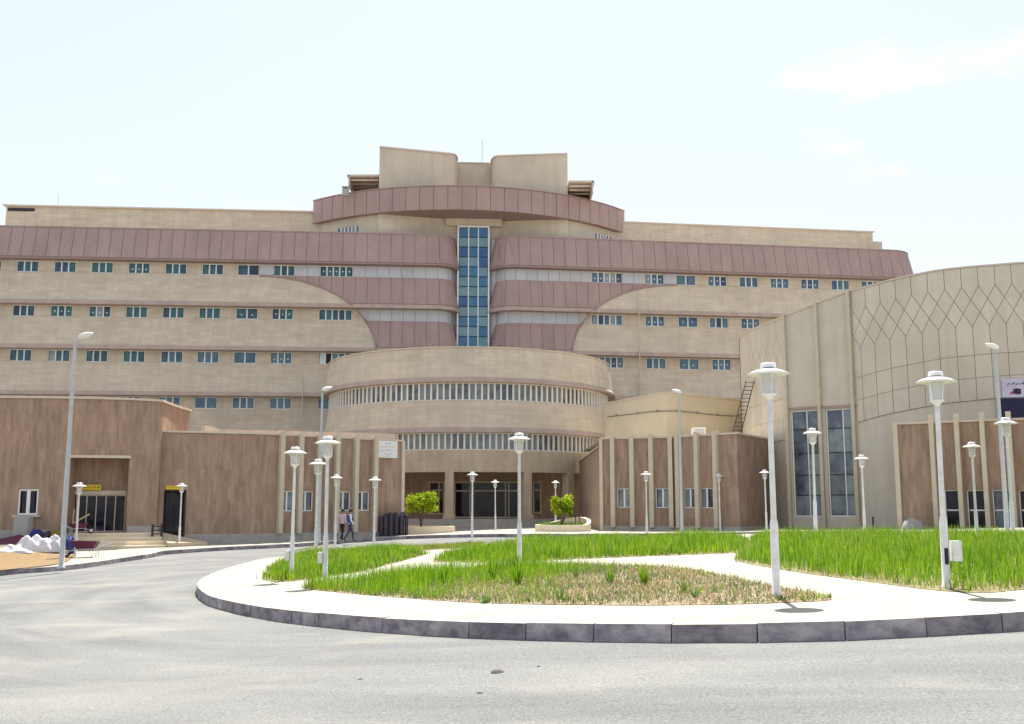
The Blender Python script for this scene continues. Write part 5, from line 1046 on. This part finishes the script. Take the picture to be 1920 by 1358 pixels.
LAMPS = [  # u top, v top, u base, v base, on island, label
 (1437, 681, 1456, 1119, 1, 'largest garden lamp, rising from the right tip of the dry bed', 0),
 (1756, 697, 1775, 1104, 1, 'tall near garden lamp with a grey box and dark hatch on its pole', 2),
 (973, 812, 974, 1060, 1, 'garden lamp standing alone in the middle of the island before the porch', 0),
 (612, 818, 609, 1095, 1, 'front lamp of the left group, at the dry bed tip, with small box', 1),
 (555, 838, 546, 1086, 1, 'leftmost lamp of the left group, in the grass bed, with a small box', 1),
 (596, 861, 592, 1026, 0, 'lamp behind the two front lamps of the left group', 0),
 (630, 890, 628, 1021, 0, 'lamp just left of the two walking men', 0),
 (704, 894, 701, 1030, 0, 'lamp in front of the dark rolls on the left wing', 0),
 (886, 885, 885, 1006, 0, 'lamp left of the glazed entrance doors', 0),
 (928, 900, 929, 1004, 0, 'smaller lamp in front of the glazed entrance doors', 0),
 (1041, 901, 1042, 1002, 0, 'lamp in front of the right planter', 0),
 (1207, 884, 1213, 1006, 0, 'lamp before the first windows of the right wing', 0),
 (1347, 888, 1351, 1002, 0, 'lamp before the right end of the pillared right wing', 0),
 (1430, 881, 1438, 1004, 0, 'lamp behind the largest lamp, at the corner of the right wing', 0),
 (1519, 803, 1530, 1003, 1, 'lamp before the tall slot windows of the round hall', 0),
 (1614, 853, 1622, 1004, 0, 'lamp between the slot windows and the brown hall porch', 0),
 (1823, 829, 1833, 1018, 1, 'lamp before the windows of the brown hall porch', 0),
 (1887, 783, 1901, 1015, 1, 'lamp at the far right before the street light', 0),
 (144, 905, 141, 1044, 0, 'lamp before the left side entrance', 0),
 (337, 906, 336, 1019, 0, 'lamp before the dark side door of the left wing', 0)]
for ut, vt, ub, vb, isl, lab, bx in LAMPS:
    if isl: p = G(ub, vb, KH)
    else:
        Ld = 3.5*F/(vb-vt)*.99
        p = G(ub, vb, PH) if lab.startswith('lamp before the left') else at(ub, vb, 51.6 if lab.startswith('lamp before the dark') else Ld)
        gzz = gz(p.x, p.y)
        if abs(p.z-gzz) > .02: p = Vector((p.x, p.y, gzz+(PH if p.y > 50 else 0)))
        p = p if p.y > 50 or lab.startswith('lamp before the left') else Vector((p.x, p.y, max(p.z, gzz)))
    top = at(ut, vt, p.y); H = top.z-p.z
    garden_lamp(p, H, lab, bx, (top.x-p.x)/H*.5 if abs(top.x-p.x)/H < .03 else 0)
# ------------------------------------------------------------------ street lights
def street_light(ub, vb, Y, vt, hu, hv, lab, ut=None, base=None):
    b = at(ub, vb, Y); b.z = gz(b.x, b.y)+PH if base is None else base; t = at(ut or ub, vt, Y); h = at(hu, hv, Y)
    root = empty('street_light', b, lab, 'street light', 'tall grey street lights')
    mb = MB(); mb.lathe([(.14, 0), (.14, .04), (.095, .06), (.09, 1.0), (.085, 3.5), (.055, t.z-b.z)], 12, c=b); mb.obj('pole', M['galv'], root)
    T = Vector((b.x, b.y, t.z)); sg = 1 if h.x > T.x else -1; mb = MB(); mb.tube([T+Vector((0, 0, -.1)), T+Vector((sg*.05, 0, .1)), T+Vector((sg*.25, -.02, h.z-T.z)), Vector((h.x-sg*.12, h.y-.02, h.z+.02))], .03, 8); mb.obj('arm', M['galv'], root)
    mb = MB(); q = Vector((h.x, h.y, h.z)); n = 9; V = []
    for i in range(n):
        f = i/(n-1); x = -.28+f*.56; r_ = (.05+.13*math.sin(math.pi*min(1, f*1.0+.08))**.7) if i not in (0, n-1) else .03
        for k in range(10): a = 2*math.pi*k/10; V.append((q.x+sg*x, q.y+r_*math.cos(a), q.z+sg*0+x*.28+r_*.62*math.sin(a)))
    mb.add(V, [(i*10+k, i*10+(k+1) % 10, (i+1)*10+(k+1) % 10, (i+1)*10+k) for i in range(n-1) for k in range(10)], 0, True); mb.obj('lamp_head', M['lampwhite'], root)
street_light(115, 1062, 37, 645, 161, 629, 'tall grey street light at the kerb on the far left')
street_light(597, 1018, 54.5, 737, 613, 729, 'street light rising behind the left group of garden lamps')
street_light(1279, 1002, 56.2, 744, 1269, 734, 'street light before the double pillar of the right wing')
street_light(1889, 1000, 41.5, 664, 1860, 649, 'street light before the brown hall porch at the far right')
# ------------------------------------------------------------------ people
def person(p, h, yaw, lab, top, legs, vest=None, stride=.28, shoe=None):
    root = empty('person', p, lab, 'person'); s = h/1.75
    pts = dict(pel=(0, 0, .95), waist=(0, 0, 1.08), chest=(.02, 0, 1.32), neck=(.03, 0, 1.47), head=(.05, 0, 1.58), crown=(.05, 0, 1.70),
        hl=(0, .09, .92), kl=(stride*.6, .09, .50), al=(stride*.75, .09, .08), tl=(stride*.75+.17, .09, .04), hr=(0, -.09, .92), kr=(-stride*.15, -.09, .49), ar=(-stride*1.1, -.09, .12), tr=(-stride*1.1+.15, -.09, .04),
        sl=(.02, .18, 1.41), el=(-.08, .22, 1.15), wl=(.02, .23, .92), gl=(.06, .23, .84), sr=(.02, -.18, 1.41), er=(.02, -.22, 1.14), wr=(.16, -.21, .96), gr=(.20, -.21, .89))
    rad = dict(pel=.13, waist=.125, chest=.14, neck=.06, head=.095, crown=.085, hl=.095, kl=.06, al=.042, tl=.04, hr=.095, kr=.06, ar=.042, tr=.04, sl=.07, el=.046, wl=.034, gl=.036, sr=.07, er=.046, wr=.034, gr=.036)
    ed = [('pel', 'waist'), ('waist', 'chest'), ('chest', 'neck'), ('neck', 'head'), ('head', 'crown'), ('pel', 'hl'), ('hl', 'kl'), ('kl', 'al'), ('al', 'tl'), ('pel', 'hr'), ('hr', 'kr'), ('kr', 'ar'), ('ar', 'tr'), ('chest', 'sl'), ('sl', 'el'), ('el', 'wl'), ('wl', 'gl'), ('chest', 'sr'), ('sr', 'er'), ('er', 'wr'), ('wr', 'gr')]
    ks = list(pts); me = bpy.data.meshes.new('skeleton'); me.from_pydata([pts[k] for k in ks], [(ks.index(a), ks.index(b)) for a, b in ed], [])
    o = bpy.data.objects.new('skeleton', me); col.objects.link(o); md = o.modifiers.new('s', 'SKIN'); sv_ = me.skin_vertices[0].data
    for i, k in enumerate(ks): sv_[i].radius = (rad[k], rad[k]); sv_[i].use_root = (k == 'pel')
    o.modifiers.new('b', 'SUBSURF').levels = 2; bpy.context.view_layer.update(); ev = o.evaluated_get(bpy.context.evaluated_depsgraph_get()); bm_ = bpy.data.meshes.new_from_object(ev); bpy.data.objects.remove(o)
    for m in (top, legs, M['skin'], shoe or M['rubber']): bm_.materials.append(m)
    for f in bm_.polygons:
        c = f.center; f.use_smooth = True; arm = abs(c.y) > .165 and c.z < 1.42
        f.material_index = 3 if c.z < .085 else (2 if c.z > 1.475 or (arm and c.z < .93) else (0 if (c.z > .93 or arm) else 1))
    b = bpy.data.objects.new('body', bm_); col.objects.link(b); b.parent = root
    mb = MB(); mb.lathe([(.001, .135), (.06, .12), (.095, .07), (.102, .01), (.09, -.04)], 12, c=(.038, 0, 1.655)); mb.obj('hair', M['hair'], root, local=True)
    mb = MB(); mb.box((.15, 0, 1.60), (.03, .03, .05)); mb.obj('nose', M['skin'], root, local=True)
    if vest:
        mb = MB(); mb.lathe([(.15, 1.42), (.168, 1.30), (.165, 1.12), (.16, .95)], 14, c=(.012, 0, 0)); vv = []
        mb.obj('vest', vest, root, local=True)
    root.scale = (s, s, s); root.rotation_euler = (0, 0, yaw); return root
p = G(641, 1013, PH); person(p, 1.68, R(55), 'man in a pale pink shirt and dark trousers walking on the pavement', M['pinkshirt'], M['blackcloth'], stride=.16)
p = G(655, 1015, PH); person(p, 1.70, R(20), 'man in a blue vest over a white shirt walking beside the left wing', M['whiteshirt'], M['jeans'], M['blue'], stride=.3)
# ------------------------------------------------------------------ dark rolls, covered heap
r_ = random.Random(5)
for k in range(10):
    s = PLW.hit(708+k*4.9, 980)[0]; q = PLW.pos(s, .42+.14*(k % 2), 0); zb_ = gz(q.x, q.y)+PH; h = r_.uniform(1.1, 1.4)-(.1 if k in (0, 9) else 0)
    mb = MB(); mb.lathe([(.0, 0), (.105, 0), (.11, .04), (.11, h-.04), (.09, h), (.04, h), (.035, h-.06), (0, h-.06)], 12, c=(q.x, q.y, zb_)); mb.obj('black_roll', M['roll'], label={0: 'leftmost dark roll of the row standing against the left wing', 9: 'rightmost dark roll of the row, next to the left wing corner'}.get(k, 'dark roll standing in the middle of the row against the left wing'), cat='roll', group='dark rolls standing against the left wing')
def heap(name, c, sx, sy, sz, m, lab, cat, seed, flat=.5, nu=26, nv=14, rz=0, nz_=.45):
    r = random.Random(seed); ph = [r.uniform(0, 6.28) for _ in range(8)]; mb = MB(); V = []; n = nu
    for j in range(nv+1):
        f = j/nv
        for i in range(n):
            a = 2*math.pi*i/n; rr = 1+.16*math.sin(3*a+ph[0])+.09*math.sin(5*a+ph[1])+.05*math.sin(11*a+ph[2]); k = (1-f)
            x, y = rr*k*math.cos(a), rr*k*math.sin(a); d = k
            z = sz*(1-d**(1/flat))*(1+nz_*(.28*math.sin(x*5+ph[3])*math.cos(y*4+ph[4])+.16*math.sin(x*11+y*7+ph[5])+.07*abs(math.sin(x*17-y*9+ph[6])))) if f > 0 else -.05
            X, Y = x*sx, y*sy; V.append((c.x+X*math.cos(rz)-Y*math.sin(rz), c.y+X*math.sin(rz)+Y*math.cos(rz), c.z+max(z, -.05)))
    mb.add(V, [(j*n+i, j*n+(i+1) % n, (j+1)*n+(i+1) % n, (j+1)*n+i) for j in range(nv) for i in range(n)], 0, True)
    return mb.obj(name, m, label=lab, cat=cat)
c = G(545, 1011, PH); c.y += .3; heap('covered_heap', c, .85, .5, .62, M['greytarp'], 'grey sheet covered heap at the foot of the left wing', 'heap', 3, .35)
c = G(519, 1008, PH); mb = MB(); mb.box((c.x, c.y+.3, c.z+.27), (.42, .4, .55), .2); mb.box((c.x, c.y+.3, c.z+.56), (.46, .44, .05), .2); mb.obj('stone_block', M['plinth'], label='grey block beside the sheet covered heap', cat='block')
# ------------------------------------------------------------------ clutter on the far left
c = G(72, 1033, PH); heap('white_sheet', c, 1.35, .6, .62, M['tarp'], 'crumpled white sheet lying on the brown soil', 'sheet', 8, .5, 72, 30, nz_=1.25)
c = G(18, 1035, PH); heap('white_sheet', c, .85, .4, .22, M['tarp'], 'smaller end of white sheet trailing off the left edge', 'sheet', 12, .6, 30, 12, .3, nz_=1.3)
c = G(30, 1019, PH); heap('dark_heap', c, 1.3, .6, .35, M['maroon'], 'dark heap of rubble behind the white sheet', 'heap', 15, .6)
c = at(42, 1004, 50.6); zg = gz(c.x, c.y)+PH; root = empty('cabinet', (c.x, c.y, zg), 'grey metal cabinet under the left window', 'cabinet')
mb = MB(); mb.box((c.x, c.y, zg+.68), (.74, .45, 1.2)); mb.obj('casing', M['cabinet'], root); mb = MB(); mb.box((c.x, c.y, zg+.04), (.78, .5, .08)); mb.obj('foot', M['plinth'], root); mb = MB(); mb.box((c.x, c.y-.235, zg+.68), (.64, .02, 1.08)); mb.obj('door', M['cabinet'], root)
c = G(68, 1012, PH); c.y = 50.2; c = Vector((at(67, 1000, 50).x, 50, gz(-22, 50)+PH)); heap('blue_bag', c, .42, .35, .62, M['bluebag'], 'full blue bag beside the grey cabinet', 'bag', 21, .3)
c = Vector((at(90, 1000, 49.8).x, 49.8, gz(-22, 50)+PH)); heap('dark_bag', c, .42, .33, .55, M['darkmetal'], 'dark bag between the blue bag and the barrel', 'bag', 22, .35)
c = Vector((at(107, 1000, 49.6).x, 49.6, gz(-21, 50)+PH)); mb = MB(); mb.lathe([(0, 0), (.27, 0), (.28, .03), (.28, .28), (.295, .3), (.28, .32), (.28, .58), (.295, .6), (.28, .62), (.28, .86), (.25, .86), (.25, .83), (0, .83)], 18, c=c); mb.obj('barrel', M['ochre'], label='ochre barrel behind the far left street light', cat='barrel')
c = Vector((at(76, 1012, 48).x, 48, gz(-22, 48)+PH)); root = empty('brick_stack', c, 'low reddish stack of boards behind the white sheet', 'stack')
for k in range(3): mb = MB(); mb.box((c.x+.05*k, c.y, c.z+.07+k*.11), (1.5-.1*k, .4, .1), .06*k); mb.obj('board', M['maroon'] if k % 2 else M['greytarp'], root)
def wheelbarrow(c, rz, lab, s=1.0):
    root = empty('wheelbarrow', c, lab, 'wheelbarrow', 'wheelbarrows by the side entrance', rz=rz); root.scale = (s, s, s)
    mb = MB(); b = [(-.38, -.2, .34), (.28, -.2, .34), (.28, .2, .34), (-.38, .2, .34)]; t = [(-.52, -.33, .62), (.5, -.33, .66), (.5, .33, .66), (-.52, .33, .62)]; b2 = [(x*.95, y*.93, z+.03) for x, y, z in b]; t2 = [(x*.95, y*.93, z) for x, y, z in t]
    mb.add(b+t+b2+t2, [(0, 3, 2, 1), (0, 1, 5, 4), (1, 2, 6, 5), (2, 3, 7, 6), (3, 0, 4, 7), (8, 9, 10, 11), (8, 9, 13, 12), (9, 10, 14, 13), (10, 11, 15, 14), (11, 8, 12, 15), (4, 5, 13, 12), (5, 6, 14, 13), (6, 7, 15, 14), (7, 4, 12, 15)]); mb.obj('tray', M['maroon'], root, local=True)
    for y in (-1, 1):
        mb = MB(); mb.tube([(.72, y*.06, .2), (.3, y*.17, .32), (-.4, y*.22, .33), (-1.05, y*.27, .58)], .02, 6); mb.obj('handle', M['galv'], root, local=True)
        mb = MB(); mb.tube([(-.2, y*.2, .33), (-.35, y*.22, .0), (-.5, y*.22, .0), (-.5, y*.22, .36)], .018, 6); mb.obj('leg', M['galv'], root, local=True)
    mb = MB(); pts = [(.72+.16*math.cos(a), 0, .2+.16*math.sin(a)) for a in [i*math.pi/8 for i in range(17)]]; mb.tube(pts, .042, 8, caps=False); wl = mb.obj('wheel', M['rubber'], root, local=True)
    mb = MB(); mb.tube([(.72, -.07, .2), (.72, .07, .2)], .1, 10); mb.obj('hub', M['galv'], wl, local=True)
wheelbarrow(G(158, 1045, PH), R(188), 'dark red wheelbarrow on the pavement before the entrance steps', 1.05)
c = Vector((at(152, 1000, 50.3).x, 50.3, sfl)); wheelbarrow(Vector((c.x, 50.0, sfl)), R(35), 'wheelbarrow tipped by the sliding doors on the landing', .8)
c = G(128, 1040, PH); heap('dark_sack', c, .3, .3, .75, M['bluebag'], 'dark upright sack between the street light and the wheelbarrow', 'sack', 31, .25)
mb = MB(); q = Vector((at(146, 1000, 50.6).x, 50.6, sfl)); mb.tube([q+Vector((-.25, 0, .5)), q+Vector((.5, .05, .95))], .04, 6); mb.tube([q+Vector((-.3, 0, 0)), q+Vector((-.25, 0, 1.2))], .03, 6); mb.obj('timber', M['wood'], label='pale timber leaning by the sliding doors', cat='timber')
# small stones on the asphalt
for k, (u, v, s, lab) in enumerate(((933, 1261, .06, 'flat dark stone on the asphalt right of centre'), (676, 1274, .022, 'pale pebble on the asphalt near the middle'), (900, 1300, .025, 'tiny dark pebble near the bottom of the road'), (1010, 1250, .018, 'small stone beside the flat dark stone'))):
    p = G(u, v, 0); mb = MB(); mb.lathe([(0, s*.5), (s*.7, s*.4), (s*1.3, .1*s), (s*1.2, -.01)], 7, c=p, smooth=False); mb.obj('pebble', M['stonedark'], label=lab, cat='stone', group='loose stones on the asphalt')
# small things at the foot of the hall
p = at(1711, 992, 49.0); p.z = gz(p.x, p.y)+PH; heap('pale_heap', p, .5, .4, .45, M['greytarp'], 'pale covered lump at the foot of the brown hall porch', 'heap', 41, .22)
p = at(1638, 1000, 47.5); p.z = gz(p.x, p.y)+PH; mb = MB(); mb.lathe([(.07, 0), (.07, .02), (.05, .03), (.05, .62), (.035, .66), (0, .67)], 10, c=p); mb.obj('bollard', M['darkmetal'], label='short dark bollard between the slot windows and the brown hall porch', cat='bollard')
print('objects', len(bpy.data.objects))
